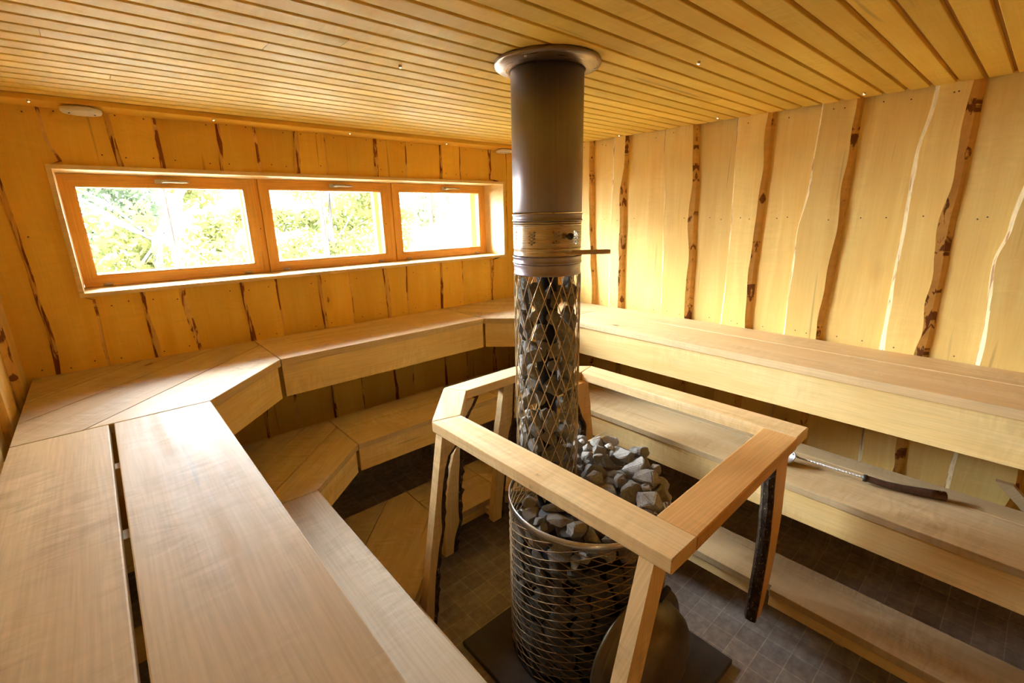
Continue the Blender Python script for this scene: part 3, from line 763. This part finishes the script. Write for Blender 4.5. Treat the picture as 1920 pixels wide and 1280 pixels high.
# azimuth of the stove surface point facing the viewer; hole groups every 40 degrees
for gi in range(9):
    ga = vd + math.radians(14.7 + 40 * gi)
    for cx, ns in ((-.009, (0, 1, 2, 3)), (0, (.5, 1.5, 2.5, 3.5)), (.009, (0, 1, 2, 3))):
        for q in ns: holes.append((ga + cx / rb, 1.738 - .0112 * q))
for k in range(K):
    zc = z0 + (z1 - z0) * (k + .5) / K
    for i in range(N):
        a = 2 * math.pi * (i + .5) / N
        if any(((a - ha + math.pi) % (2 * math.pi) - math.pi) ** 2 * rb * rb + (zc - hz) ** 2 < .0041 ** 2 for ha, hz in holes): continue
        f = bm.faces.new([rows[k][i], rows[k][(i + 1) % N], rows[k + 1][(i + 1) % N], rows[k + 1][i]]); f.smooth = True
for v in [v for v in bm.verts if not v.link_faces]: bm.verts.remove(v)
sl('damper_band', bm, M['bronze'], lab='bronze-tinted band with groups of punched holes')
ringband('pipe_joint', 1.6555, 1.684, R0 - .0015, 'bronze', .0015)
ringband('pipe_joint', 1.6285, 1.6545, R0 + .0012, 'violet', .002)
ringband('pipe_joint', 1.588, 1.6275, R0 - .001, 'violet', .001)
# knob and lever
d = V((-.029, -.122, 0)).normalized()
bm = bmesh.new(); kp = V((1.209, 1.081, 1.724))
lathe(bm, [(.004, -.002), (.004, .012), (.0, .012)], kp, 12, d)
r_ = .0118
lathe(bm, [(0, .008)] + [(r_ * math.sin(t), .008 + r_ - r_ * math.cos(t)) for t in [math.pi * k / 12 for k in range(1, 12)]] + [(0, .008 + 2 * r_)], kp, 24, d)
sl('knob', bm, M['black'], lab='round black knob')
bm = bmesh.new()
A = V((1.158, 1.104, 1.6705)); B = V((1.222, 1.066, 1.670)); Cc = V((1.345, 1.004, 1.668))
tg = (Cc - B).normalized(); nn = V((tg.y, -tg.x, 0))
def bar(bm, p, q, w, h):
    d = (q - p).normalized(); n = V((d.y, -d.x, 0)).normalized() * w; u = V((0, 0, h))
    vs = [bm.verts.new(a + s * n + t * u) for a in (p, q) for s, t in ((-.5, -.5), (.5, -.5), (.5, .5), (-.5, .5))]
    for f in ((0, 1, 2, 3), (7, 6, 5, 4), (0, 4, 5, 1), (1, 5, 6, 2), (2, 6, 7, 3), (3, 7, 4, 0)): bm.faces.new([vs[i] for i in f])
bar(bm, A, B, .004, .004); bar(bm, B - tg * .002, Cc, .014, .015)
bmesh.ops.recalc_face_normals(bm, faces=bm.faces)
bmesh.ops.bevel(bm, geom=list(bm.edges), offset=.0012, segments=2, affect='EDGES')
sl('damper_lever', bm, M['bronze'], lab='flat bent metal lever')
# wire mesh column and basket: crossing families of flat strands
def wires(name, c, r, z0, z1, n, climb, mat, wr, seg):
    bm = bmesh.new()
    for s in (1, -1):
        for i in range(n):
            a0 = 2 * math.pi * i / n
            pts = []
            m = int((z1 - z0) / seg)
            for k in range(m + 1):
                z = z0 + (z1 - z0) * k / m
                a = a0 + s * (z - z0) / climb * 2 * math.pi
                rr = r + s * wr * .8
                pts.append((c[0] + rr * math.cos(a), c[1] + rr * math.sin(a), z))
            tube(bm, pts, wr, 4, cap=False)
    return sl(name, bm, M[mat])
wires('chimney_mesh', PC, R0 - .002, .70, 1.589, 18, .115 * 18, 'wire', .0019, .03)
bm = bmesh.new(); lathe(bm, [(.040, .615), (.040, 1.60)], (*PC, 0), 32); sl('flue', bm, M['darksteel'])
wires('basket_mesh', BC, BR - .003, .04, ZRIM - .006, 18, .037 * 18, 'wire_dark', .0021, .008)
bm = bmesh.new()
lathe(bm, [(BR - .0035, ZRIM - .030), (BR, ZRIM - .030), (BR + .001, ZRIM - .015), (BR, ZRIM), (BR - .0035, ZRIM)], (*BC, 0), 128, closed=True)
sl('basket_rim', bm, M['rim'], lab='polished steel hoop around the basket top')
bm = bmesh.new()
lathe(bm, [(0, .0265), (BR, .0265), (BR, .045), (BR - .004, .045), (BR - .004, .03), (0, .03)], (*BC, 0), 96)
sl('base_plate', bm, M['darksteel'])
bm = bmesh.new(); lathe(bm, [(.205, .031), (.205, .58), (.19, .61), (0, .61)], (*BC, 0), 48); sl('firebox', bm, M['darksteel'])
# firebox door: brimmed domed neck pointing out of the basket
dn = V((-.12, -1, 0)).normalized(); dc = V((1.205, .700, .270))
bm = bmesh.new()
lathe(bm, [(0, -.022), (.20, -.022), (.232, -.020), (.236, -.012), (.232, -.006), (.203, .0), (.197, .006), (.195, .03), (.186, .065), (.162, .095), (.125, .113), (.07, .123), (0, .126)], dc, 72, dn)
for v in bm.verts:
    rel = v.co - dc
    if v.co.z < .03: v.co.z = .03
door = sl('firebox_door', bm, M['door'], lab='rounded metal firebox hood with a flared flange')
ux = V((0, 0, 1)).cross(dn).normalized()
for a, b in ((.14, .05), (.06, -.10), (.10, .13), (-.1, .08)):
    bm = bmesh.new(); p = dc + dn * .088 + ux * (-a) + V((0, 0, b)); lathe(bm, [(0, .012), (.005, .010), (.006, -.02)], p, 12, dn); sl('bolt', bm, M['darksteel'], parent=door)
bm = bmesh.new(); p = dc + dn * .02 + V((.10, 0, .195)); tube(bm, [p + V((-.03, .0, 0)), p + V((.03, 0, .012))], .012, 12); sl('hinge', bm, M['darksteel'], parent=door)

# ------------------------------------------------------------------ stones
def rock_mesh(seed):
    rnd = random.Random(seed)
    el = (1., rnd.uniform(.66, .95), rnd.uniform(.5, .82))
    bm = bmesh.new()
    for _ in range(rnd.randint(13, 18)):
        v = V((rnd.gauss(0, 1), rnd.gauss(0, 1), rnd.gauss(0, 1))).normalized() * rnd.uniform(.88, 1.06)
        bm.verts.new((v.x * el[0], v.y * el[1], v.z * el[2]))
    r = bmesh.ops.convex_hull(bm, input=bm.verts)
    for v in [g for g in bm.verts if not g.link_faces]: bm.verts.remove(v)
    bmesh.ops.dissolve_limit(bm, angle_limit=math.radians(20), verts=bm.verts, edges=bm.edges)
    bmesh.ops.bevel(bm, geom=list(bm.edges), offset=.05, segments=2, affect='EDGES', clamp_overlap=True)
    bmesh.ops.triangulate(bm, faces=bm.faces)
    bmesh.ops.subdivide_edges(bm, edges=[e for e in bm.edges if e.calc_length() > .35], cuts=2, use_grid_fill=True)
    bmesh.ops.triangulate(bm, faces=bm.faces)
    for v in bm.verts:
        n = noise.noise(v.co * 2.6 + V((seed, 0, 0))) * .12 + noise.noise(v.co * 7 + V((seed, 5, 0))) * .05
        v.co *= 1 + n
    me = bpy.data.meshes.new('stone'); 
    for f in bm.faces: f.smooth = False
    bm.to_mesh(me); bm.free(); me.materials.append(M['rock']); return me
ROCKS = [rock_mesh(i + 3) for i in range(16)]
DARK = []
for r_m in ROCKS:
    d_m = r_m.copy(); d_m.materials.clear(); d_m.materials.append(M['rock_shaded']); DARK.append(d_m)
from mathutils.bvhtree import BVHTree
def tree_of(obs):
    vs, ps = [], []
    for o in obs:
        b, w = len(vs), wloc(o)
        vs += [v.co + w for v in o.data.vertices]; ps += [tuple(b + i for i in p.vertices) for p in o.data.polygons]
    return BVHTree.FromPolygons(vs, ps)
def family(o):
    for c in o.children:
        if c.type == 'MESH': yield c
        yield from family(c)
STOVE = tree_of(list(family(st)))
GEO = {m.name: ([v.co.copy() for v in m.vertices], [tuple(p.vertices) for p in m.polygons]) for m in ROCKS + DARK}
placed = []                                  # (centre, radius, tree): every stone is tested against all it could touch
def attempt(me, p, rot, r, inside):
    vs, ps = GEO[me.name]
    k3 = r if isinstance(r, V) else V((r, r, r))
    w = [rot @ V((v.x * k3.x, v.y * k3.y, v.z * k3.z)) + p for v in vs]
    if not all(inside(v) for v in w): return None
    rad = max((v - p).length for v in w)
    near = [(q, s_, t_) for q, s_, t_ in placed if (p - q).length < rad + s_]
    if any((p - q).length < .30 * max(rad, s_) for q, s_, t_ in near): return None
    t_ = BVHTree.FromPolygons(w, ps)
    if t_.overlap(STOVE) or any(t_.overlap(x[2]) for x in near): return None
    return rad, t_
stones = []
def rock(me, p, rot, r, label, group, ins=None, top=1.6):
    o = bpy.data.objects.new('sauna_stone', me); COL.objects.link(o)
    o.location = p; o.scale = (r, r, r); o.rotation_euler = rot.to_euler(); tag(o, label, 'stone', group)
    stones.append([o, me, rot, ins, len(placed), top]); return o
rnd = random.Random(11)
def facing(a, tilt=.3):
    """flat side against the mesh, free spin about the outward direction"""
    z = V((math.cos(a), math.sin(a), 0)); x = V((-z.y, z.x, 0)); y = z.cross(x)
    m = Matrix((x, y, z)).transposed()
    return m @ Matrix.Rotation(rnd.uniform(0, 6.28), 3, 'Z') @ Matrix.Rotation(rnd.uniform(-tilt, tilt), 3, 'X') @ Matrix.Rotation(rnd.uniform(-tilt, tilt), 3, 'Y')
def annulus(c, rin, rout, z0, z1):
    def f(v):
        d = math.hypot(v.x - c[0], v.y - c[1]); return rin < d < rout and z0 < v.z < z1
    return f
def pack(c, rin, rout, z0, z1, view, spread, rows, big, small, cap, src, label, group, grow=1.6):
    n0 = len(placed); ins = annulus(c, rin, rout, z0, z1); jobs = []
    dz, per = rows
    L = 0
    while z0 + dz * (.5 + L) < z1:
        for i in range(per): jobs.append((2 * math.pi * (i + (L % 2) * .5) / per + rnd.uniform(-.1, .1), z0 + dz * (.5 + L) + rnd.uniform(-.008, .008), big))
        L += 1
    for k in range(2600):
        f = 1 - k / 2600; jobs.append((view + rnd.uniform(-spread, spread), rnd.uniform(z0, z1), (small[0] + (small[1] - small[0]) * f * .8, small[1] + .008 * f)))
    for a, z, (r1, r2) in jobs:
        if len(placed) - n0 >= cap: break
        if abs((a - view + math.pi) % (2 * math.pi) - math.pi) > spread: continue
        me = rnd.choice(src); rot = facing(a); r = rnd.uniform(r1, r2)
        for _ in range(7):
            q = rout - r * .56 - .001; q = max(q, (rin + rout) / 2)
            p = V((c[0] + q * math.cos(a), c[1] + q * math.sin(a), z)); g = attempt(me, p, rot, r, ins)
            if g: break
            r *= .92
        if g and r > small[0] * .8: rock(me, p, rot, r, label, group, ins, grow); placed.append((p, *g))
va = math.atan2(-BC[1], -BC[0])
pack(PC, .0415, .1162, .715, 1.584, vd, 2.3, (.070, 6), (.050, .060), (.026, .046), 96, ROCKS, 'grey sauna stone packed inside the wire mesh column', 'stones in the chimney mesh', 2.0)
pack(BC, .2075, .3080, .048, .605, va, 1.62, (.088, 17), (.066, .080), (.036, .058), 96, DARK, 'sauna stone coloured darker for shade, packed behind the mesh of the stove basket', 'stones behind the basket mesh', 1.7)
# open heap on top: each stone settles on what already lies there
def heap_in(v):
    d = math.hypot(v.x - BC[0], v.y - BC[1])
    if d > (.3080 if v.z < ZRIM + .004 else .330) or math.hypot(v.x - PC[0], v.y - PC[1]) < .1285: return False
    return v.z > (.612 if d < .2075 else .50)
def settle(me, x, y, r, rot, lim):
    z = .60 + r * .35
    for q, s_, t_ in placed:
        dd = math.hypot(q.x - x, q.y - y); R2 = (r + s_) * .5
        if dd < R2: z = max(z, q.z + math.sqrt(R2 * R2 - dd * dd))
    while z < lim:
        g = attempt(me, V((x, y, z)), rot, r, heap_in)
        if g:
            for _ in range(3):                # close the last millimetres
                h = attempt(me, V((x, y, z - .0018)), rot, r, heap_in)
                if not h: break
                z -= .0018; g = h
            return V((x, y, z)), g
        z += .007
    return None
def limit(x, y):
    e = (x - BC[0]) * .75 - (y - BC[1]) * .25       # the heap is higher on the side away from the window
    return .736 + max(-.004, e * .55) + (.03 if math.hypot(x - PC[0], y - PC[1]) < .24 and x > PC[0] else 0)
nh = 0
for k in range(1500):
    if nh >= 106: break
    r = rnd.uniform(.046, .064) if k < 700 else rnd.uniform(.028, .046)
    a = rnd.uniform(0, 2 * math.pi); q = math.sqrt(rnd.random()) * (BR - .01 - r * .6)
    x, y = BC[0] + q * math.cos(a), BC[1] + q * math.sin(a)
    if math.hypot(x - PC[0], y - PC[1]) < .128 + r * .5: continue
    rot = (Matrix.Rotation(rnd.uniform(0, 6.28), 3, 'Z') @ Matrix.Rotation(rnd.uniform(-.9, .9), 3, 'X')); me = rnd.choice(ROCKS)
    f = settle(me, x, y, r, rot, limit(x, y))
    if f: nh += 1; rock(me, f[0], rot, r, 'loose grey sauna stone heaped in the open top of the stove basket', 'stones heaped on the stove', heap_in, 1.25); placed.append((f[0], *f[1]))
# widen every stone along its own axes until it meets its neighbours or the mesh
for _pass in range(2):
    for rec in stones:
        o, me, rot, ins, idx, top = rec; mine = placed[idx]; k3 = V(o.scale); base = o.get('_b') or min(k3); o['_b'] = base
        placed[idx] = (V((0, 0, -9)), 0., None)
        for ax in (0, 1, 2):
            for _ in range(7):
                t3 = k3.copy(); t3[ax] *= 1.09
                if t3[ax] > base * top: break
                g = attempt(me, mine[0], rot, t3, ins)
                if not g: break
                k3 = t3; mine = (mine[0], *g)
        o.scale = k3; placed[idx] = mine
for rec in stones: del rec[0]['_b']
# pale chips and dry twigs lie on the heap, lowered until they touch it
for (x, y, r, lb) in ((1.455, 1.200, .016, 'small white quartz stone lying beside the wire column'), (1.505, 1.09, .022, 'pale angular stone chip next to the dry twigs')):
    rot = Matrix.Rotation(.4, 3, 'Z'); f = settle(ROCKS[3], x, y, r, rot, 1.0)
    me = ROCKS[3].copy(); me.materials.clear(); me.materials.append(M['quartz'])
    o = bpy.data.objects.new('pale_stone', me); COL.objects.link(o); o.location = f[0]; o.scale = (r, r, r); o.rotation_euler = rot.to_euler(); tag(o, lb, 'stone'); placed.append((f[0], *f[1]))
bm = bmesh.new(); q = V((1.47, 1.15, 0))
for dx, dy, dz in ((.10, -.03, .004), (.11, .012, .01), (.08, -.055, .012)):
    tube(bm, [q + V((-.02, .01, 0)), q + V((dx * .5, dy * .4, dz)), q + V((dx, dy, dz * .4))], [.0016, .0013, .0007], 5)
tw = link('birch_twig', bm, M['twig']); tag(tw, 'thin dry twigs lying on the stones right of the wire column', 'twig')
tw.location.z = 1.0
while tw.location.z > .7:
    t_ = tree_of([tw])
    if t_.overlap(STOVE) or any(t_.overlap(x[2]) for x in placed): break
    tw.location.z -= .002
tw.location.z += .0025
bm = bmesh.new()
boxbm(bm, 2.335, 2.375, 1.58, 1.66, .001, .008); 
tag(link('wood_chip', bm, M['chip']), 'small brown wood chip on the tiles under the right middle bench', 'chip')

# ------------------------------------------------------------------ ladle
ld = thing('sauna_ladle', (2.20, .30, Z2), 'metal sauna ladle with twisted stem and dark wooden handle on the right middle bench', 'ladle')
zb = Z2 + .001
bm = bmesh.new()
hp = [V((2.200, .318, zb + .022)), V((2.205, .30, zb + .021)), V((2.215, .25, zb + .017)), V((2.232, .19, zb + .0165)), V((2.255, .13, zb + .0175)), V((2.277, .075, zb + .0185))]
for i in range(len(hp) - 1):
    pass
def oval(bm, pts, ws, hs, n=14):
    rings = []
    for i, p in enumerate(pts):
        d = (pts[min(i + 1, len(pts) - 1)] - pts[max(0, i - 1)]).normalized(); a = V((d.y, -d.x, 0)).normalized(); b = d.cross(a)
        rings.append([bm.verts.new(p + a * math.cos(t) * ws[i] + b * math.sin(t) * hs[i]) for t in [2 * math.pi * k / n for k in range(n)]])
    for A, B in zip(rings, rings[1:]):
        for i in range(n):
            f = bm.faces.new([A[i], A[(i + 1) % n], B[(i + 1) % n], B[i]]); f.smooth = True
    bm.faces.new(rings[0][::-1]); bm.faces.new(rings[-1])
    bmesh.ops.recalc_face_normals(bm, faces=bm.faces)
oval(bm, hp, [.0125, .014, .0135, .016, .0185, .020], [.0125, .0135, .013, .0145, .0165, .0165])
h = link('handle', bm, M['ladlewood'], ld); tag(h, 'dark brown wooden handle')
bm = bmesh.new(); oval(bm, [hp[0] + V((-.001, .004, 0)), hp[0] + V((.0015, -.009, 0))], [.0145, .015], [.0145, .015]); tag(link('ferrule', bm, M['darksteel'], h), 'dark metal ring at the handle neck')
bm = bmesh.new(); lathe(bm, [(0, .0015), (.0045, .001), (.0048, -.002)], V((2.272, .090, zb + .0345)), 12); link('hole', bm, M['black'], h)
bm = bmesh.new()        # square bar twisted about its axis
p0, p1 = V((2.200, .322, zb + .022)), V((2.183, .555, zb + .024)); n = 90
d = (p1 - p0).normalized(); a = V((d.y, -d.x, 0)).normalized(); b = d.cross(a); rings = []
for i in range(n + 1):
    s = i / n; tw = s * 2 * math.pi * 5; p = p0.lerp(p1, s)
    rings.append([bm.verts.new(p + a * .0042 * math.cos(tw + t) + b * .0042 * math.sin(tw + t)) for t in [k * math.pi / 2 for k in range(4)]])
for A, B in zip(rings, rings[1:]):
    for i in range(4): bm.faces.new([A[i], A[(i + 1) % 4], B[(i + 1) % 4], B[i]])
tube(bm, [p1, p1 + V((-.004, .012, .006)), p1 + V((-.010, .018, .016)), p1 + V((-.016, .024, .014))], [.0042, .0045, .005, .004], 8)
link('stem', bm, M['iron'], ld)
bm = bmesh.new(); ax = V((-.35, .15, .93)).normalized(); c = V((2.142, .604, zb + .0265))
r_ = .046
prof = [(r_ * math.sin(t), -r_ * .55 * math.cos(t)) for t in [math.pi / 2 * k / 8 for k in range(0, 9)]]
prof = prof + [(r_ - .002, 0)] + [(max(0, (r_ - .002) * math.sin(t)), -(r_ - .002) * .55 * math.cos(t)) for t in [math.pi / 2 * k / 8 for k in range(7, -1, -1)]]
lathe(bm, prof, c, 32, ax)
bw = link('bowl', bm, M['iron'], ld)
for o in (bw, h):
    lowz = min((v.co + wloc(o)).z for v in o.data.vertices)
    if lowz < Z2 + .0022: o.location.z += Z2 + .0022 - lowz

# ------------------------------------------------------------------ ceiling fittings
for (x, y, r, lb) in ((.075, 2.795, .068, 'round white ceiling vent disc near the left end of the window wall'), (2.425, 2.80, .062, 'round white ceiling vent disc beside the stove pipe')):
    bm = bmesh.new(); zz = ZC - .012
    lathe(bm, [(0, 0), (r * .55, 0), (r * .55, -.012), (r * .62, -.012), (r, -.008), (r, -.020), (r * .93, -.026), (r * .8, -.0275), (0, -.0275)], (x, y, zz), 48)
    o = link('vent_disc', bm, M['plastic']); tag(o, lb, 'ceiling vent')
    for s in (-1, 1):
        bm = bmesh.new(); lathe(bm, [(0, -.0305), (.0035, -.0295), (.004, -.027)], (x + s * r * .6, y - .004, zz), 10); link('screw', bm, M['darksteel'], o)
FL = [(-.077, 2.745, 'tiny glowing ceiling light left of the white vent disc at the window wall'), (.55, 2.756, 'tiny ceiling light above the handle of the left window'),
      (1.226, 2.764, 'tiny ceiling light above the middle window'), (1.905, 2.788, 'tiny ceiling light above the right window'),
      (2.67, 1.951, 'tiny ceiling light nearest the pipe along the right wall'), (2.634, 1.29, 'tiny ceiling light halfway along the right wall'),
      (2.633, .644, 'tiny ceiling light nearest the viewer along the right wall'), (1.633, .883, 'tiny brass ceiling light on the open boards right of the pipe'),
      (.872, 1.521, 'tiny brass ceiling light on the open boards left of the pipe')]
for x, y, lb in FL:
    z = ZC - (.012 if y > 2.74 else 0)
    bm = bmesh.new(); lathe(bm, [(.0055, 0), (.0055, -.007), (.0045, -.0085), (.0030, -.0085), (.0030, -.003)], (x, y, z), 16)
    o = link('ceiling_light', bm, M['brass']); tag(o, lb, 'ceiling light', 'pinpoint ceiling lights')
    bm = bmesh.new(); lathe(bm, [(0, -.0095), (.002, -.009), (.003, -.007), (.003, -.004)], (x, y, z), 12); link('light_tip', bm, M['fibre'], o)

# ------------------------------------------------------------------ outside
bm = bmesh.new(); n = 50
g = [[bm.verts.new((-25 + 60 * i / n, 3.3 + 50 * j / n, -1.2 - .3 * min(j, 8) / 8 + .35 * noise.noise(V((i * .3, j * .3, 0))))) for i in range(n + 1)] for j in range(n + 1)]
for j in range(n):
    for i in range(n): bm.faces.new([g[j][i], g[j][i + 1], g[j + 1][i + 1], g[j + 1][i]])
tag(link('ground', bm, M['ground'], smooth=True), kind='structure')
def tree(name, lab, trunk, crown, r0, nl, ls, mat, tm, seed, group='trees outside the windows'):
    rn = random.Random(seed); t = thing(name, trunk[0], lab, 'tree', group)
    bm = bmesh.new(); tube(bm, trunk, [r0 * (1 - .6 * i / (len(trunk) - 1)) for i in range(len(trunk))], 10)
    for c, rad in crown[:7]:
        c = V(c); a = V(trunk[len(trunk) // 2]); tube(bm, [a, a.lerp(c, .5) + V((0, 0, .15)), c], [r0 * .22, r0 * .14, r0 * .05], 6)
    link('trunk', bm, M[tm], t)
    bm = bmesh.new()
    for k in range(nl):
        c, rad = crown[k % len(crown)]; u = V((rn.gauss(0, 1), rn.gauss(0, 1), rn.gauss(0, 1))).normalized() * rn.random() ** .45
        p = V(c) + V((u.x * rad, u.y * rad, u.z * rad * .8)); s = ls * rn.uniform(.6, 1.3)
        a = V((rn.gauss(0, 1), rn.gauss(0, 1), rn.gauss(0, 1))).normalized(); b = a.cross(V((rn.gauss(0, 1), rn.gauss(0, 1), rn.gauss(0, 1)))).normalized()
        vs = [bm.verts.new(p + q) for q in (-a * s, b * s * .45 - a * s * .2, a * s, -b * s * .45 - a * s * .2)]; bm.faces.new(vs)
    lf = link('foliage', bm, M[mat], t); lf['kind'] = 'stuff'
def crown(cx, cy, z0, z1, w, n, seed, rad):
    rn = random.Random(seed); return [(( cx + rn.uniform(-w, w), cy + rn.uniform(-w, w) * .5, rn.uniform(z0, z1)), rad * rn.uniform(.6, 1.2)) for _ in range(n)]
tree('birch_tree', 'golden green birch with white leaning trunk outside the left window', [V((.95, 9.0, -1.4)), V((.62, 8.95, .4)), V((.75, 8.9, 1.5)), V((1.25, 8.8, 2.4)), V((1.7, 8.7, 3.4))],
     crown(.6, 9.4, -.2, 2.7, 1.5, 26, 1, .5), .11, 7000, .07, 'leaf_gold', 'trunk_white', 1)
tree('pine_tree', 'grey green pine behind the left window', [V((-1.9, 14, -1.5)), V((-2, 14, 2)), V((-1.9, 14, 4.3))],
     crown(-1.2, 14, .4, 3.8, 2.4, 22, 2, .7), .16, 6500, .10, 'leaf_pine', 'trunk_grey', 2)
tree('maple_tree', 'yellow green leafy tree filling the middle window', [V((4.4, 11.5, -1.5)), V((4.35, 11.5, 1)), V((4.5, 11.5, 3.2))],
     crown(4.4, 11.5, -.3, 3.1, 1.9, 30, 3, .55), .12, 9000, .08, 'leaf_gold', 'trunk_grey', 3)
tree('spruce_tree', 'pale green tree seen through the right window', [V((6.45, 9.2, -1.5)), V((6.4, 9.2, 1.2)), V((6.45, 9.2, 4.4))],
     [((6.7, 9.5, 3.5), .5), ((6.2, 9.2, 3.9), .5)], .17, 800, .09, 'leaf_green', 'trunk_grey', 4)
tree('oak_tree', 'pale green bush far off in the right window', [V((11.0, 16, -1.5)), V((11, 16, .6)), V((11.2, 16, 3.4))],
     crown(11, 16, 1.6, 3.4, 1.6, 10, 8, .75), .12, 2600, .12, 'leaf_green', 'trunk_grey', 6)
tree('young_pine', 'small dark green pine sapling low in the right window', [V((5.05, 8.0, -1.4)), V((5.05, 8.0, -.2)), V((5.08, 8.0, 1.3))],
     [((5.05, 8.0, 1.05), .22), ((4.95, 8.0, .75), .32), ((5.15, 8.0, .45), .38)], .03, 900, .06, 'leaf_pine', 'trunk_grey', 5)

# ------------------------------------------------------------------ light
W = bpy.data.worlds.new('overcast_sky'); S.world = W; W.use_nodes = True
nt = W.node_tree; nt.nodes.clear()
out = nt.nodes.new('ShaderNodeOutputWorld'); bg = nt.nodes.new('ShaderNodeBackground')
tc = nt.nodes.new('ShaderNodeTexCoord'); sp = nt.nodes.new('ShaderNodeSeparateXYZ'); rp = nt.nodes.new('ShaderNodeValToRGB')
nt.links.new(tc.outputs['Generated'], sp.inputs[0]); nt.links.new(sp.outputs[2], rp.inputs[0])
rp.color_ramp.elements[0].position = 0; rp.color_ramp.elements[0].color = (.86, .90, 1.0, 1)
rp.color_ramp.elements[1].position = .75; rp.color_ramp.elements[1].color = (1.4, 1.52, 1.8, 1)
gl = nt.nodes.new('ShaderNodeVectorMath'); gl.operation = 'DOT_PRODUCT'; nt.links.new(tc.outputs['Generated'], gl.inputs[0])
gl.inputs[1].default_value = V((-.52, .78, .36)).normalized()      # bright hazy sky, sun behind cloud
def wm(op, a, b):
    n = nt.nodes.new('ShaderNodeMath'); n.operation = op
    for i, v in enumerate((a, b)):
        if isinstance(v, bpy.types.NodeSocket): nt.links.new(v, n.inputs[i])
        else: n.inputs[i].default_value = v
    return n.outputs[0]
glow = wm('ADD', wm('MULTIPLY', wm('POWER', wm('MAXIMUM', gl.outputs['Value'], 0.), 14.), 3.6), 1.)
vm = nt.nodes.new('ShaderNodeVectorMath'); vm.operation = 'SCALE'; nt.links.new(rp.outputs[0], vm.inputs[0]); nt.links.new(glow, vm.inputs[3])
nt.links.new(vm.outputs[0], bg.inputs[0]); bg.inputs[1].default_value = 13.0
nt.links.new(bg.outputs[0], out.inputs[0])
def portal(name, loc, rot, sx, sy):
    l = bpy.data.lights.new(name, 'AREA'); l.shape = 'RECTANGLE'; l.size = sx; l.size_y = sy
    l.cycles.is_portal = True
    o = bpy.data.objects.new(name, l); COL.objects.link(o); o.location = loc; o.rotation_euler = rot
portal('window_portal', ((WX0 + WX1) / 2, YS + .2, (WZ0 + WZ1) / 2), (math.radians(-90), 0, 0), WX1 - WX0, WZ1 - WZ0)
#portal('door_portal', ((DX0 + DX1) / 2, YF - .08, DZ1 / 2), (math.radians(90), 0, 0), DX1 - DX0, DZ1)

# ------------------------------------------------------------------ camera
yaw, pit, rol, F = 0.72161098, -0.2675509, -0.01996028, 870.984711
fw = V((math.sin(yaw) * math.cos(pit), math.cos(yaw) * math.cos(pit), math.sin(pit)))
r0 = V((math.cos(yaw), -math.sin(yaw), 0)); u0 = r0.cross(fw)
rt = r0 * math.cos(rol) + u0 * math.sin(rol); up = rt.cross(fw)
cam = bpy.data.cameras.new('camera'); co = bpy.data.objects.new('camera', cam); COL.objects.link(co)
m = Matrix((rt, up, -fw)).transposed().to_4x4(); m.translation = V((0, 0, H)); co.matrix_world = m
cam.sensor_width = 36; cam.sensor_fit = 'HORIZONTAL'; cam.lens = F / 1920 * 36; cam.clip_start = .02; cam.clip_end = 200
S.camera = co

S.view_settings.view_transform = 'Standard'; S.view_settings.look = 'None'
S.view_settings.gamma = 1; S.view_settings.use_curve_mapping = False; S.view_settings.exposure = 2.2
S.cycles.max_bounces = 14; S.cycles.diffuse_bounces = 5; S.cycles.glossy_bounces = 5; S.cycles.transparent_max_bounces = 12
S.cycles.caustics_reflective = False; S.cycles.caustics_refractive = False
S.cycles.use_denoising = True
S.cycles.use_adaptive_sampling = True; S.cycles.adaptive_threshold = .15; S.cycles.adaptive_min_samples = 16
S.cycles.sample_clamp_indirect = 6
